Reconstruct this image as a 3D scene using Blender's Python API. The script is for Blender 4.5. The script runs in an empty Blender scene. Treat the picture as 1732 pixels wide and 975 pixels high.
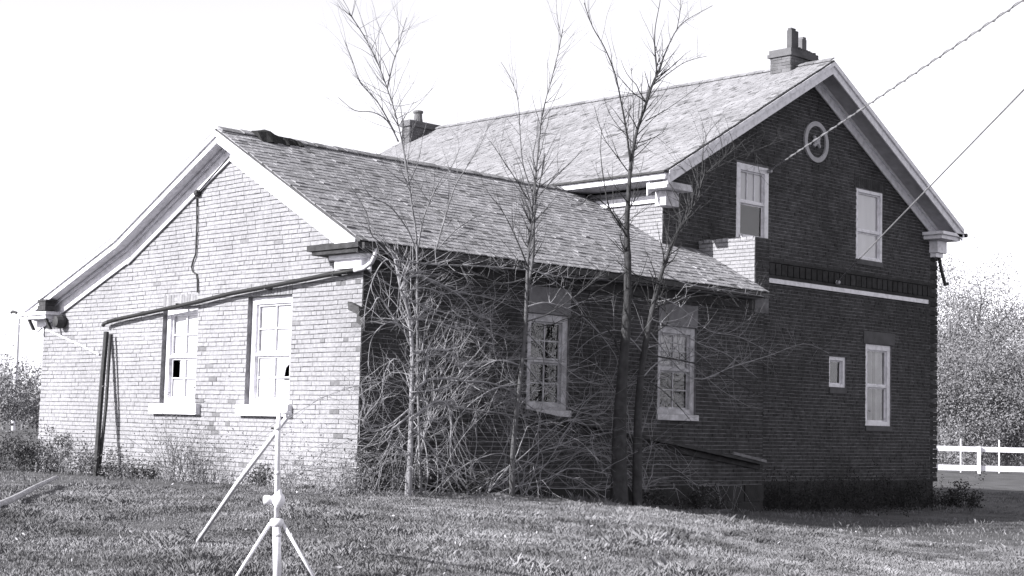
import bpy, math, random
import numpy as np
from mathutils import Vector, Matrix
from mathutils.geometry import tessellate_polygon

# ------------------------------------------------------------------ camera, sky, sun, exposure
scene = bpy.context.scene
CAM = Vector((-14.42, -17.715, 0.994))
YAW, PIT, ROL, FPX = 0.7767, 0.0868, 0.0249, 2696.94
FWD = Vector((math.sin(YAW)*math.cos(PIT), math.cos(YAW)*math.cos(PIT), math.sin(PIT)))
_r = Vector((math.cos(YAW), -math.sin(YAW), 0)); _u = _r.cross(FWD)
RGT = _r*math.cos(ROL) + _u*math.sin(ROL)
UPV = -_r*math.sin(ROL) + _u*math.cos(ROL)
cd = bpy.data.cameras.new('camera'); cam = bpy.data.objects.new('camera', cd)
scene.collection.objects.link(cam); scene.camera = cam
cd.sensor_width = 36; cd.lens = 36*FPX/1732; cd.clip_start = 0.1; cd.clip_end = 5000
M = Matrix((RGT, UPV, -FWD)).transposed().to_4x4(); M.translation = CAM
cam.matrix_world = M

SUN = Vector((-0.855, 0.275, 0.45)).normalized()          # towards the sun
w = bpy.data.worlds.new('World'); scene.world = w; w.use_nodes = True
nt = w.node_tree; nt.nodes.clear()
sky = nt.nodes.new('ShaderNodeTexSky'); sky.sky_type = 'NISHITA'; sky.sun_disc = False
sky.sun_elevation = math.asin(SUN.z); sky.sun_rotation = math.atan2(SUN.x, SUN.y)
sky.air_density = 1.4; sky.dust_density = 0.3; sky.ozone_density = 1.0
bw = nt.nodes.new('ShaderNodeRGBToBW')                   # black and white film: the sky has no hue
tint = nt.nodes.new('ShaderNodeMixRGB'); tint.blend_type = 'MULTIPLY'; tint.inputs[0].default_value = 1
tint.inputs[2].default_value = (0.98, 0.97, 1.03, 1)
bg = nt.nodes.new('ShaderNodeBackground'); bg.inputs[1].default_value = 0.128
wo = nt.nodes.new('ShaderNodeOutputWorld')
nt.links.new(sky.outputs[0], bw.inputs[0]); nt.links.new(bw.outputs[0], tint.inputs[1])
nt.links.new(tint.outputs[0], bg.inputs[0]); nt.links.new(bg.outputs[0], wo.inputs[0])
sl = bpy.data.lights.new('sun', 'SUN'); sl.energy = 5.0; sl.angle = math.radians(0.5); sl.color = (1, 0.99, 0.985)
so = bpy.data.objects.new('sun', sl); scene.collection.objects.link(so)
so.rotation_euler = SUN.to_track_quat('Z', 'Y').to_euler()
vs = scene.view_settings; vs.view_transform = 'Standard'; vs.look = 'None'; vs.gamma = 1; vs.exposure = 1.2
vs.use_curve_mapping = False
scene.cycles.max_bounces = 6

# ------------------------------------------------------------------ helpers
rng = random.Random(7)
COL = scene.collection
def ray(x, y): return FWD + RGT*((x-866)/FPX) - UPV*((y-487.5)/FPX)
def on(ax, v, x, y):
    d = ray(x, y); return CAM + d*((v-CAM[ax])/d[ax])
def at_depth(x, y, d): return CAM + ray(x, y)*d
def ground_z(x, y):
    s = (x-CAM.x)*math.sin(YAW) + (y-CAM.y)*math.cos(YAW)
    t = min(max(s/22.5, 0), 1)
    q = (x-CAM.x)*math.cos(YAW) - (y-CAM.y)*math.sin(YAW)
    q = min(max((q+1.5)/8.5, 0), 1); q = q*q*(3-2*q)
    return -0.5*(1-t) - 0.55*q + 0.02*math.sin(x*0.9+1)*math.sin(y*0.7)*(1 if s < 24 else 0.3)
def ground_np(x, y):
    s = (x-CAM.x)*math.sin(YAW) + (y-CAM.y)*math.cos(YAW); t = np.clip(s/22.5, 0, 1)
    q = np.clip(((x-CAM.x)*math.cos(YAW) - (y-CAM.y)*math.sin(YAW)+1.5)/8.5, 0, 1); q = q*q*(3-2*q)
    return -0.5*(1-t) - 0.55*q + 0.02*np.sin(x*0.9+1)*np.sin(y*0.7)*np.where(s < 24, 1, 0.3)
def on_ground(x, y):
    d = ray(x, y); t = 5.0
    for _ in range(4000):
        p = CAM + d*t
        if p.z < ground_z(p.x, p.y): break
        t += 0.02
    return Vector((p.x, p.y, ground_z(p.x, p.y)))

def gray(v): return (v*0.99, v*0.98, v*1.035, 1)
class Nodes:
    def __init__(s, name):
        s.m = bpy.data.materials.new(name); s.m.use_nodes = True; s.t = s.m.node_tree
        s.b = s.t.nodes['Principled BSDF']
    def n(s, k, **kw):
        x = s.t.nodes.new(k)
        for a, b in kw.items(): setattr(x, a, b)
        return x
    def l(s, a, b): s.t.links.new(a, b)
def material(name, lo, hi, scale=6.0, rough=0.85, bump=0.0, bscale=40, tone=False, stretch=(1, 1, 1), spec=0.3, detail=6, objrand=0.0, contrast=(0.3, 0.7), weather=0.0):
    """grey two-tone noise material; 'tone' multiplies by the per-piece attribute"""
    k = Nodes(name); k.b.inputs['Roughness'].default_value = rough
    k.b.inputs['Specular IOR Level'].default_value = spec
    tc = k.n('ShaderNodeTexCoord'); mp = k.n('ShaderNodeMapping'); mp.inputs['Scale'].default_value = stretch
    k.l(tc.outputs['Object'], mp.inputs[0])
    nz = k.n('ShaderNodeTexNoise'); nz.inputs['Scale'].default_value = scale; nz.inputs['Detail'].default_value = detail
    k.l(mp.outputs[0], nz.inputs['Vector'])
    cr = k.n('ShaderNodeValToRGB'); cr.color_ramp.elements[0].position = contrast[0]; cr.color_ramp.elements[1].position = contrast[1]
    cr.color_ramp.elements[0].color = gray(lo); cr.color_ramp.elements[1].color = gray(hi)
    k.l(nz.outputs[0], cr.inputs[0]); c = cr.outputs[0]
    if tone:
        at = k.n('ShaderNodeAttribute'); at.attribute_name = 'tone'
        mx = k.n('ShaderNodeMixRGB', blend_type='MULTIPLY'); mx.inputs[0].default_value = 1
        k.l(c, mx.inputs[1]); k.l(at.outputs['Fac'], mx.inputs[2]); c = mx.outputs[0]
    if objrand:
        oi = k.n('ShaderNodeObjectInfo'); mr = k.n('ShaderNodeMapRange')
        mr.inputs[3].default_value = 1-objrand; mr.inputs[4].default_value = 1+objrand
        mx = k.n('ShaderNodeMixRGB', blend_type='MULTIPLY'); mx.inputs[0].default_value = 1
        k.l(oi.outputs['Random'], mr.inputs[0]); k.l(c, mx.inputs[1]); k.l(mr.outputs[0], mx.inputs[2]); c = mx.outputs[0]
    if weather:
        n3 = k.n('ShaderNodeTexNoise'); n3.inputs['Scale'].default_value = 0.55; n3.inputs['Detail'].default_value = 7; n3.inputs['Roughness'].default_value = 0.65
        geo = k.n('ShaderNodeNewGeometry'); k.l(geo.outputs['Position'], n3.inputs['Vector'])
        mr = k.n('ShaderNodeMapRange'); mr.inputs[1].default_value = 0.32; mr.inputs[2].default_value = 0.68
        mr.inputs[3].default_value = 1-weather; mr.inputs[4].default_value = 1+weather
        mx = k.n('ShaderNodeMixRGB', blend_type='MULTIPLY'); mx.inputs[0].default_value = 1
        k.l(n3.outputs[0], mr.inputs[0]); k.l(c, mx.inputs[1]); k.l(mr.outputs[0], mx.inputs[2]); c = mx.outputs[0]
    k.l(c, k.b.inputs['Base Color'])
    if bump:
        n2 = k.n('ShaderNodeTexNoise'); n2.inputs['Scale'].default_value = bscale; n2.inputs['Detail'].default_value = 5
        k.l(mp.outputs[0], n2.inputs['Vector'])
        bp = k.n('ShaderNodeBump'); bp.inputs['Strength'].default_value = bump; bp.inputs['Distance'].default_value = 0.02
        k.l(n2.outputs[0], bp.inputs['Height']); k.l(bp.outputs[0], k.b.inputs['Normal'])
    return k.m

MAT = {}
MAT['brick'] = material('dark_brick', 0.024, 0.060, 9.0, 0.9, 0.4, 60, tone=True, objrand=0.12, weather=0.35)  # copy of the brick for shaded faces, shade put into the dark colour
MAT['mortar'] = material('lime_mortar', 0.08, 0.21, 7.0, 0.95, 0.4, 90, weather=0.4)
MAT['washed'] = material('limewashed_brick', 0.19, 0.27, 18.0, 0.9, 0.5, 60, tone=True, objrand=0.05, weather=0.12)  # copy of the brick for sun-facing walls, sunlight put into the paler colour
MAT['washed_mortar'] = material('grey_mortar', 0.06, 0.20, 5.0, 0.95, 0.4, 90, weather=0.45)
MAT['chim'] = material('chimney_brick', 0.07, 0.13, 3.0, 0.9, 0.4, 60, tone=True)
MAT['white'] = material('old_white_paint', 0.50, 0.72, 9.0, 0.6, 0.25, 50, contrast=(0.25, 0.55))
MAT['weathered'] = material('weathered_white_paint', 0.30, 0.62, 7.0, 0.75, 0.3, 40)
MAT['soffit'] = material('soffit_boards', 0.24, 0.36, 5.0, 0.8, 0.2, 30)
MAT['main_soffit'] = material('main_soffit_paint', 0.32, 0.48, 5.0, 0.8, 0.2, 30)
MAT['vent_ring'] = material('vent_ring_stone', 0.30, 0.42, 8.0, 0.85, 0.2, 50)
MAT['stone'] = material('lintel_stone', 0.13, 0.20, 6.0, 0.9, 0.3, 60)
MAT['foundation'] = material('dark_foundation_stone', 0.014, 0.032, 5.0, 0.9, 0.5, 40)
MAT['dark_stone'] = material('dark_lintel_stone', 0.06, 0.09, 6.0, 0.9, 0.3, 60)
MAT['shingle'] = material('weathered_shingle', 0.18, 0.30, 5.0, 0.9, 0.5, 30, tone=True, weather=0.18)
MAT['main_shingle'] = material('bleached_shingle', 0.18, 0.27, 5.0, 0.9, 0.5, 30, tone=True, weather=0.12)
MAT['roof_edge'] = material('roof_edge', 0.03, 0.07, 6, 0.9, 0.3, 30)
MAT['tar'] = material('torn_tar_paper', 0.008, 0.02, 6, 0.9, 0.5, 20)
MAT['metal'] = material('painted_metal_pipe', 0.45, 0.62, 12, 0.45, 0.1, 60)
MAT['black_iron'] = material('black_iron_pipe', 0.006, 0.016, 14, 0.6, 0.2, 60)
MAT['dark_metal'] = material('rusty_dark_metal', 0.02, 0.05, 14, 0.7, 0.3, 60)
MAT['old_wood'] = material('dark_old_wood', 0.02, 0.05, 8, 0.9, 0.4, 40)
MAT['pale_wood'] = material('pale_bare_wood', 0.28, 0.45, 8, 0.8, 0.4, 40)
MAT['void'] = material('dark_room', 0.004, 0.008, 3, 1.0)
MAT['bark'] = material('grey_bark', 0.11, 0.20, 9, 0.9, 0.5, 50)
MAT['pale_bark'] = material('pale_bark', 0.18, 0.30, 9, 0.9, 0.5, 50)
MAT['brush_bark'] = material('brush_bark', 0.20, 0.34, 9, 0.9, 0.5, 50)
MAT['mid_bark'] = material('mid_bark', 0.06, 0.12, 9, 0.9, 0.5, 50)
MAT['dark_bark'] = material('dark_bark', 0.025, 0.055, 9, 0.9, 0.5, 50)
MAT['leaf'] = material('weed_leaf', 0.12, 0.20, 3, 0.7, tone=True)
MAT['dark_leaf'] = material('dark_bush_leaf', 0.05, 0.09, 3, 0.7, tone=True)
MAT['shade_leaf'] = material('blackish_undergrowth', 0.012, 0.028, 3, 0.8, tone=True)  # leaf copy for the shaded walls, their shade put into the colour
MAT['dry'] = material('dry_stalk', 0.16, 0.28, 6, 0.9, tone=True)
MAT['autumn'] = material('autumn_leaf', 0.12, 0.20, 2, 0.7, tone=True)
MAT['grass'] = material('lawn_grass', 0.13, 0.26, 0.9, 0.8, tone=True, detail=8)
MAT['soil'] = material('lawn_soil', 0.04, 0.10, 1.4, 0.95, 0.6, 30, detail=10)
MAT['litter'] = material('fallen_leaf', 0.18, 0.36, 4, 0.8, tone=True)
MAT['blind'] = material('old_window_blind', 0.5, 0.65, 3, 0.8, 0.1, 20, stretch=(1, 1, 0.2))
MAT['curtain'] = material('net_curtain', 0.25, 0.4, 3, 0.9)
MAT['fence'] = material('white_fence_paint', 0.65, 0.8, 4, 0.6)
MAT['wire'] = material('wire_sheath', 0.16, 0.24, 8, 0.6)
MAT['white_enamel'] = material('white_enamel', 0.55, 0.75, 10, 0.35, 0.05, 60, contrast=(0.2, 0.5))
gk = MAT['grass'].node_tree; gb = gk.nodes['Principled BSDF']      # blades share the turf's upward shading
gg = gk.nodes.new('ShaderNodeNewGeometry'); ga = gk.nodes.new('ShaderNodeVectorMath'); ga.operation = 'MULTIPLY_ADD'
ga.inputs[1].default_value = (0.35, 0.35, 0.35); ga.inputs[2].default_value = (0, 0, 0.9)
gn = gk.nodes.new('ShaderNodeVectorMath'); gn.operation = 'NORMALIZE'
gk.links.new(gg.outputs['True Normal'], ga.inputs[0]); gk.links.new(ga.outputs[0], gn.inputs[0]); gk.links.new(gn.outputs[0], gb.inputs['Normal'])
def glass_mat(name, base, rough):
    k = Nodes(name); tr = k.n('ShaderNodeBsdfTransparent'); tr.inputs[0].default_value = (*[base]*3, 1)
    gl = k.n('ShaderNodeBsdfGlossy'); gl.inputs['Roughness'].default_value = rough; gl.inputs[0].default_value = (0.9, 0.9, 0.9, 1)
    lw = k.n('ShaderNodeLayerWeight'); lw.inputs[0].default_value = 0.5
    pw = k.n('ShaderNodeMath', operation='POWER'); pw.inputs[1].default_value = 4; k.l(lw.outputs['Facing'], pw.inputs[0])
    fr = k.n('ShaderNodeMath', operation='MULTIPLY_ADD'); fr.inputs[1].default_value = 0.7; fr.inputs[2].default_value = 0.05; k.l(pw.outputs[0], fr.inputs[0])
    nz = k.n('ShaderNodeTexNoise'); nz.inputs['Scale'].default_value = 3
    bp = k.n('ShaderNodeBump'); bp.inputs['Strength'].default_value = 0.06; bp.inputs['Distance'].default_value = 0.05
    k.l(nz.outputs[0], bp.inputs['Height']); k.l(bp.outputs[0], gl.inputs['Normal'])
    mx = k.n('ShaderNodeMixShader'); k.l(fr.outputs[0], mx.inputs[0]); k.l(tr.outputs[0], mx.inputs[1]); k.l(gl.outputs[0], mx.inputs[2])
    k.l(mx.outputs[0], k.t.nodes['Material Output'].inputs[0]); return k.m
MAT['glass'] = glass_mat('old_window_glass', 0.85, 0.04)

class MB:
    """collects faces and builds ONE mesh object"""
    def __init__(s): s.v = []; s.f = []; s.t = []
    def face(s, pts, tone=1.0):
        i = len(s.v); s.v += [tuple(p) for p in pts]; s.f.append(tuple(range(i, i+len(pts)))); s.t.append(tone)
    def hexa(s, p, tone=1.0, skip=()):
        i = len(s.v); s.v += [tuple(q) for q in p]
        for k, q in enumerate(((0, 3, 2, 1), (4, 5, 6, 7), (0, 1, 5, 4), (1, 2, 6, 5), (2, 3, 7, 6), (3, 0, 4, 7))):
            if k in skip: continue
            s.f.append(tuple(i+j for j in q)); s.t.append(tone)
    def box(s, x0, x1, y0, y1, z0, z1, tone=1.0, skip=()):
        s.hexa([(x0, y0, z0), (x1, y0, z0), (x1, y1, z0), (x0, y1, z0), (x0, y0, z1), (x1, y0, z1), (x1, y1, z1), (x0, y1, z1)], tone, skip)
        return s
    def beam(s, a, b, side, up, tone=1.0):
        """a prism from a to b whose section spans vectors side and up"""
        a, b, side, up = map(Vector, (a, b, side, up))
        s.hexa([a, b, b+side, a+side, a+up, b+up, b+side+up, a+side+up], tone); return s
    def tube(s, path, radii, n=6, tone=1.0, cap=True):
        path = [Vector(p) for p in path]
        if isinstance(radii, (int, float)): radii = [radii]*len(path)
        i0 = len(s.v); ref = Vector((0.3, 0.5, 0.81))
        for k, p in enumerate(path):
            d = (path[min(k+1, len(path)-1)]-path[max(k-1, 0)]).normalized()
            a = d.cross(ref)
            if a.length < 1e-3: a = d.cross(Vector((1, 0, 0)))
            a.normalize(); b = d.cross(a)
            for j in range(n):
                q = 2*math.pi*j/n; s.v.append(tuple(p+(a*math.cos(q)+b*math.sin(q))*radii[k]))
        for k in range(len(path)-1):
            for j in range(n):
                s.f.append((i0+k*n+j, i0+k*n+(j+1) % n, i0+(k+1)*n+(j+1) % n, i0+(k+1)*n+j)); s.t.append(tone)
        if cap:
            s.f.append(tuple(i0+j for j in range(n))[::-1]); s.t.append(tone)
            e = i0+(len(path)-1)*n; s.f.append(tuple(e+j for j in range(n))); s.t.append(tone)
        return s
    def lathe(s, base, prof, n=16, axis=None):
        base = Vector(base); ax = Vector(axis or (0, 0, 1)).normalized(); a = ax.orthogonal().normalized(); b = ax.cross(a); i0 = len(s.v)
        for r, h in prof:
            for j in range(n):
                q = 2*math.pi*j/n; s.v.append(tuple(base+ax*h+(a*math.cos(q)+b*math.sin(q))*r))
        for k in range(len(prof)-1):
            for j in range(n):
                s.f.append((i0+k*n+j, i0+k*n+(j+1) % n, i0+(k+1)*n+(j+1) % n, i0+(k+1)*n+j)); s.t.append(1.0)
        return s
    def mesh(s, name, mat):
        me = bpy.data.meshes.new(name); me.from_pydata(s.v, [], s.f); me.materials.append(mat)
        a = me.attributes.new('tone', 'FLOAT', 'FACE'); a.data.foreach_set('value', np.array(s.t, dtype=np.float32)); return me
    def build(s, name, mat, parent=None, smooth=False, stuff=False):
        me = s.mesh(name, MAT[mat] if isinstance(mat, str) else mat)
        if smooth: me.polygons.foreach_set('use_smooth', [True]*len(me.polygons))
        return link(name, me, parent, stuff)
def link(name, me, parent=None, stuff=False):
    o = bpy.data.objects.new(name, me); COL.objects.link(o)
    if parent is not None:
        o.parent = parent; o.matrix_parent_inverse = Matrix.Translation(-world_loc(parent))
    if stuff: o['kind'] = 'stuff'
    return o
def world_loc(o):
    v = Vector(o.location)
    while o.parent is not None:
        v = v + Vector(o.matrix_parent_inverse.translation); o = o.parent; v = v + Vector(o.location)
    return v
def tag(o, label, cat, group=None):
    o['label'] = label; o['category'] = cat
    if group: o['group'] = group
    return o
def thing(name, label, cat, loc=(0, 0, 0), group=None):
    o = bpy.data.objects.new(name, None); COL.objects.link(o); o.location = loc; o.empty_display_size = 0.3
    return tag(o, label, cat, group)
def structure(o): o['kind'] = 'structure'; return o

# ------------------------------------------------------------------ ground
def build_ground():
    mb = MB(); n = 70
    s0 = [(-30 + 60*i/n) for i in range(n+1)]
    xs = [-2500, -700, -200, -80] + [-40+70*i/n for i in range(n+1)] + [45, 90, 200, 700, 2500]
    ys = [-2500, -700, -200, -80] + [-40+70*i/n for i in range(n+1)] + [45, 90, 200, 700, 2500]
    for y in ys:
        for x in xs: mb.v.append((x, y, ground_z(x, y)))
    k = len(xs)
    for j in range(len(ys)-1):
        for i in range(k-1):
            mb.f.append((j*k+i, j*k+i+1, (j+1)*k+i+1, (j+1)*k+i)); mb.t.append(1)
    structure(mb.build('ground', 'soil', smooth=True))
build_ground()

# ------------------------------------------------------------------ the house: sizes
W, LW, YM, X0, X1 = 9.215, 9.55, 1.3, 8.145, 17.55      # wing depth, wing length, main gable plane, main corners
YB = 13.0                                               # back gable of the main block
RIDGE_Y, RIDGE_Z = 3.39, 5.58
EAVE_Y, EAVE_Z = -0.31, 3.57
BEND_Y, BEND_Z, LEFT_Y, LEFT_Z = 6.34, 4.07, 9.45, 2.94
MX, MZ, MEZ, MOV = 12.86, 8.68, 5.71, 0.55              # main ridge x, z; eave z; overhang
house = thing('farmhouse', 'old two-part brick farmhouse with sunlit gabled wing and taller shaded main block', 'house', (0, 0, 0))

# ------------------------------------------------------------------ brickwork
COURSE, BL = 0.0695, 0.222
ALL_BRICKS = []
def scan(poly, z):
    xs = []
    for (u0, z0), (u1, z1) in zip(poly, poly[1:]+poly[:1]):
        if (z0 <= z) != (z1 <= z): xs.append(u0+(u1-u0)*(z-z0)/(z1-z0))
    xs.sort(); return list(zip(xs[::2], xs[1::2]))
def brick_wall(name, parent, org, U, N, poly, holes, bmat, mmat, depth=0.16, singles=None, tonef=None, seed=1, rows_from=0.0, jamb=None):
    """org + U*u + z; N outward normal.  Mortar body with openings, then every brick proud of it."""
    r = random.Random(seed); org, U, N = Vector(org), Vector(U), Vector(N); Z = Vector((0, 0, 1))
    P = lambda u, z, n=0.0: org+U*u+Z*z+N*n
    mb = MB()
    loops = [poly]+[[(a, c), (b, c), (b, d), (a, d)] for a, b, c, d in holes]
    flat = [q for l in loops for q in l]
    for t in tessellate_polygon([[Vector((u, z, 0)) for u, z in l] for l in loops]): mb.face([P(*flat[i]) for i in t])
    for a, b, c, d in holes:
        for q0, q1 in (((a, c), (b, c)), ((b, c), (b, d)), ((b, d), (a, d)), ((a, d), (a, c))):
            mb.face([P(*q0), P(*q1), P(*q1, -depth), P(*q0, -depth)])
    body = mb.build(name, mmat, parent)
    rows = MB(); zmin = min(z for u, z in poly); zmax = max(z for u, z in poly); k = 0
    z = zmin
    while z < zmax-0.02:
        zc = z+COURSE/2; iv = scan(poly, min(zc, zmax-1e-3))
        for a, b, c, d in holes:
            if c-0.01 < zc < d+0.01:
                nv = []
                for s, e in iv:
                    if b <= s or a >= e: nv.append((s, e))
                    else:
                        if a > s: nv.append((s, a))
                        if b < e: nv.append((b, e))
                iv = nv
        header = k % 6 == 5
        L = BL/2 if header else BL
        for s, e in iv:
            u = s-(L*0.5 if k % 2 else 0)
            while u < e-0.02:
                u0, u1 = max(u, s), min(u+L, e)
                if u1-u0 > 0.04:
                    tn = r.uniform(0.8, 1.15)
                    if tonef: tn = tonef(u0, zc, header, r, tn)
                    g = 0.005; pr = 0.009+r.uniform(-0.004, 0.005); j = lambda: r.uniform(-0.002, 0.002)
                    wv_ = 0.004*math.sin(u0*1.1+k*0.07)+0.003*math.sin(u0*3.1+k*0.3); lo, hi = z+0.007+j()+wv_, z+COURSE-0.007+j()+wv_
                    ALL = (P(u0+g, lo, pr), P(u1-g, lo, pr), P(u1-g, hi, pr), P(u0+g, hi, pr))
                    rec = (body, org, U, N, u0, u1, lo, hi, pr, tn, bmat)
                    if singles is not None and u1-u0 > BL*0.95: singles.append(((P((u0+u1)/2, zc)-CAM).length, rec, rows))
                    else: add_brick(rows, rec)
                u += L
        z += COURSE; k += 1
    return body, rows
def add_brick(mb, rec):
    _, org, U, N, u0, u1, lo, hi, pr, tn, bm = rec; g = 0.0045 if bm == 'brick' else 0.0022; Z = Vector((0, 0, 1))
    f = [org+U*u+Z*z+N*pr for u, z in ((u0+g, lo), (u1-g, lo), (u1-g, hi), (u0+g, hi))]
    b = [p-N*(pr+0.004) for p in f]
    i = len(mb.v); mb.v += [tuple(p) for p in f+b]
    for q in ((0, 1, 2, 3), (1, 0, 4, 5), (2, 1, 5, 6), (3, 2, 6, 7), (0, 3, 7, 4)):
        mb.f.append(tuple(i+j for j in q)); mb.t.append(tn)

SINGLE = []
# wing gable wall, plane x = 0, u runs along y
WIN1 = (4.17, 5.20, 1.18, 2.82); WIN2 = (1.66, 2.79, 1.18, 2.90)
gpoly = [(0, -0.7), (W, -0.7), (W, 2.86), (BEND_Y, 3.94), (RIDGE_Y, 5.42), (0, 3.56)]
def gtone(u, z, header, r, t):
    t = r.uniform(0.96, 1.04)
    if r.random() < 0.006: t *= 0.7
    d = math.exp(-(((u-3.55)/0.5)**2+((z-0.75)/0.6)**2))
    if r.random() < 0.30*d: t *= 0.55
    if u < 0.5 and r.random() < 0.06: t *= 0.5
    if z < 0.45 and r.random() < 0.08: t *= 0.65
    return t
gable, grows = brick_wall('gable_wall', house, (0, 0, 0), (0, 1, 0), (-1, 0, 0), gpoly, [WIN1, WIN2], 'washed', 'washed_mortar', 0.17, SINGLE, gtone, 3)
# wing side wall, plane y = 0, u runs along x
WIN3 = (3.36, 4.32, 1.22, 2.80); WIN4 = (6.53, 7.58, 1.22, 2.80)
LIN3 = (3.30, 4.38, 2.80, 3.24); LIN4 = (6.47, 7.64, 2.80, 3.20)
spoly = [(0.0, -0.7), (LW, -0.7), (LW, 3.62), (0.0, 3.62)]
def stone_tone(u, z, header, r, t):
    if 3.2 < u < 5.4 and z < 0.95: t *= 1.15
    return t*(1.25 if r.random() < 0.08 else 1)
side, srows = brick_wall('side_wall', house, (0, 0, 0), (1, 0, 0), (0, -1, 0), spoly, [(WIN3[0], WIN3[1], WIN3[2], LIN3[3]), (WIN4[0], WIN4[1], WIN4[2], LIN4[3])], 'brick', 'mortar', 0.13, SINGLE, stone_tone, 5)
# main gable wall, plane y = YM
UP1 = (10.35, 11.40, 4.70, 6.28); UP2 = (14.54, 15.56, 4.70, 6.28); LOW = (14.93, 15.95, 1.15, 2.96); SML = (13.57, 14.20, 1.93, 2.63)
mpoly = [(X0, -0.7), (X1, -0.7), (X1, 5.62), (MX, 8.32), (X0, 5.62)]
OCC = 13.0, 7.05, 0.43
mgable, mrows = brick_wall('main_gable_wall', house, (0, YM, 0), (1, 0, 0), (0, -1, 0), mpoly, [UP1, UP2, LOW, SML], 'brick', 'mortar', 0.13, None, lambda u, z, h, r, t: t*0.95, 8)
# main eave wall above the wing roof, plane x = X0
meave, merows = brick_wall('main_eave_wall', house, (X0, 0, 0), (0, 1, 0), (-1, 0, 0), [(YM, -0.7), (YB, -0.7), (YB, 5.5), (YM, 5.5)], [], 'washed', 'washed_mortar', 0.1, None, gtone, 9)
# parapet stub at the wing's far end
PX0, PX1 = 9.22, 9.66
pp = [(-0.02, 3.2), (YM, 3.2), (YM, 4.56), (1.0, 4.54), (0.75, 4.60), (0.3, 4.61), (-0.02, 4.60)]
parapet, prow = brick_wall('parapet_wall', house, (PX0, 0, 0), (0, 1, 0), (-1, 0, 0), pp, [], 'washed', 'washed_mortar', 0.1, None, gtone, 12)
pend, perow = brick_wall('parapet_end', house, (0, -0.02, 0), (1, 0, 0), (0, -1, 0), [(PX0, 3.62), (PX1, 3.62), (PX1, 4.60), (PX0, 4.60)], [], 'brick', 'mortar', 0.1, None, None, 13)
mb = MB()
for k in range(9):                                     # loose coping bricks on the broken top
    y = 0.02+k*0.145; mb.box(PX0-0.02, PX1-0.01, y, y+0.13, 4.55, 4.61+rng.uniform(-0.012, 0.012))
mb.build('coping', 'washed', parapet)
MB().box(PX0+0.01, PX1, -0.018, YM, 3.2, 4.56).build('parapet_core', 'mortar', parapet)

# the 300 nearest whole bricks are pieces of their own, the others are joined
SINGLE.sort(key=lambda t: t[0])
shared = {}
for i, (d, rec, rows) in enumerate(SINGLE):
    if i >= 300: add_brick(rows, rec); continue
    body, org, U, N, u0, u1, lo, hi, pr, tn, bm = rec
    key = (bm, round(tn*3))
    if key not in shared:
        q = MB(); add_brick(q, (None, Vector((0, 0, 0)), U, N, -BL/2, BL/2, -COURSE/2+0.006, COURSE/2-0.006, 0.009, tn, bm)); shared[key] = q.mesh('brick', MAT[bm])
    o = bpy.data.objects.new('brick', shared[key]); COL.objects.link(o); o.parent = body
    o.location = org+U*(u0+u1)/2+Vector((0, 0, (lo+hi)/2))+N*(pr-0.009)
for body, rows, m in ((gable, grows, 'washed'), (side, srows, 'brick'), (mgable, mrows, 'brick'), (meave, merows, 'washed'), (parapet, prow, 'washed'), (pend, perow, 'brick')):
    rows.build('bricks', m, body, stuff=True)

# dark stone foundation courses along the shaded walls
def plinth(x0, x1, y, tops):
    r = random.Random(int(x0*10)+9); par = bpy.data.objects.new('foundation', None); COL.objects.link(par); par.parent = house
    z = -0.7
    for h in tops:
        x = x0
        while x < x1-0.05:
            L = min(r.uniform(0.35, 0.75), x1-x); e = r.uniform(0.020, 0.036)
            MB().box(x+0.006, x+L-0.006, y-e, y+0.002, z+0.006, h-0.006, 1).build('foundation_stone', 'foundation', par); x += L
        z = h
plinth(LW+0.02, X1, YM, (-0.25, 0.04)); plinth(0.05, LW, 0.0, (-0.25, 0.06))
# hidden sides: plain walls that close the house
mb = MB()
mb.face([(0, W, -0.7), (X0, W, -0.7), (X0, W, 2.9), (0, W, 2.9)])
mb.build('back_wall', 'mortar', house)
mb = MB(); mb.face([(X1, YM, -0.7), (X1, YB, -0.7), (X1, YB, 5.6), (X1, YM, 5.6)]); mb.face([(X1, YB, -0.7), (X0, YB, -0.7), (X0, YB, 5.6), (MX, YB, 8.3), (X1, YB, 5.6)])
mb.build('far_wall', 'mortar', house)
MB().box(LW-0.02, LW, 0.0, YM, -0.7, 3.62).build('end_wall', 'mortar', house)
# brick corner pier with toothed courses at the right of the main gable
mb = MB(); zz = 0.0; k = 0
mb.box(X1-0.02, X1+0.30, YM+0.10, YM+0.55, -0.7, 5.3, 0.7)
while zz < 5.25:
    a = 0.36 if k % 2 else 0.355
    mb.box(X1+0.04, X1+a, YM+0.02+(0.02 if k % 2 else 0), YM+0.52, zz+0.004, zz+0.100, rng.uniform(0.8, 1.5) if k % 2 else 0.6); zz += 0.104; k += 1
mb.build('corner_pier', 'brick', house)

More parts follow.
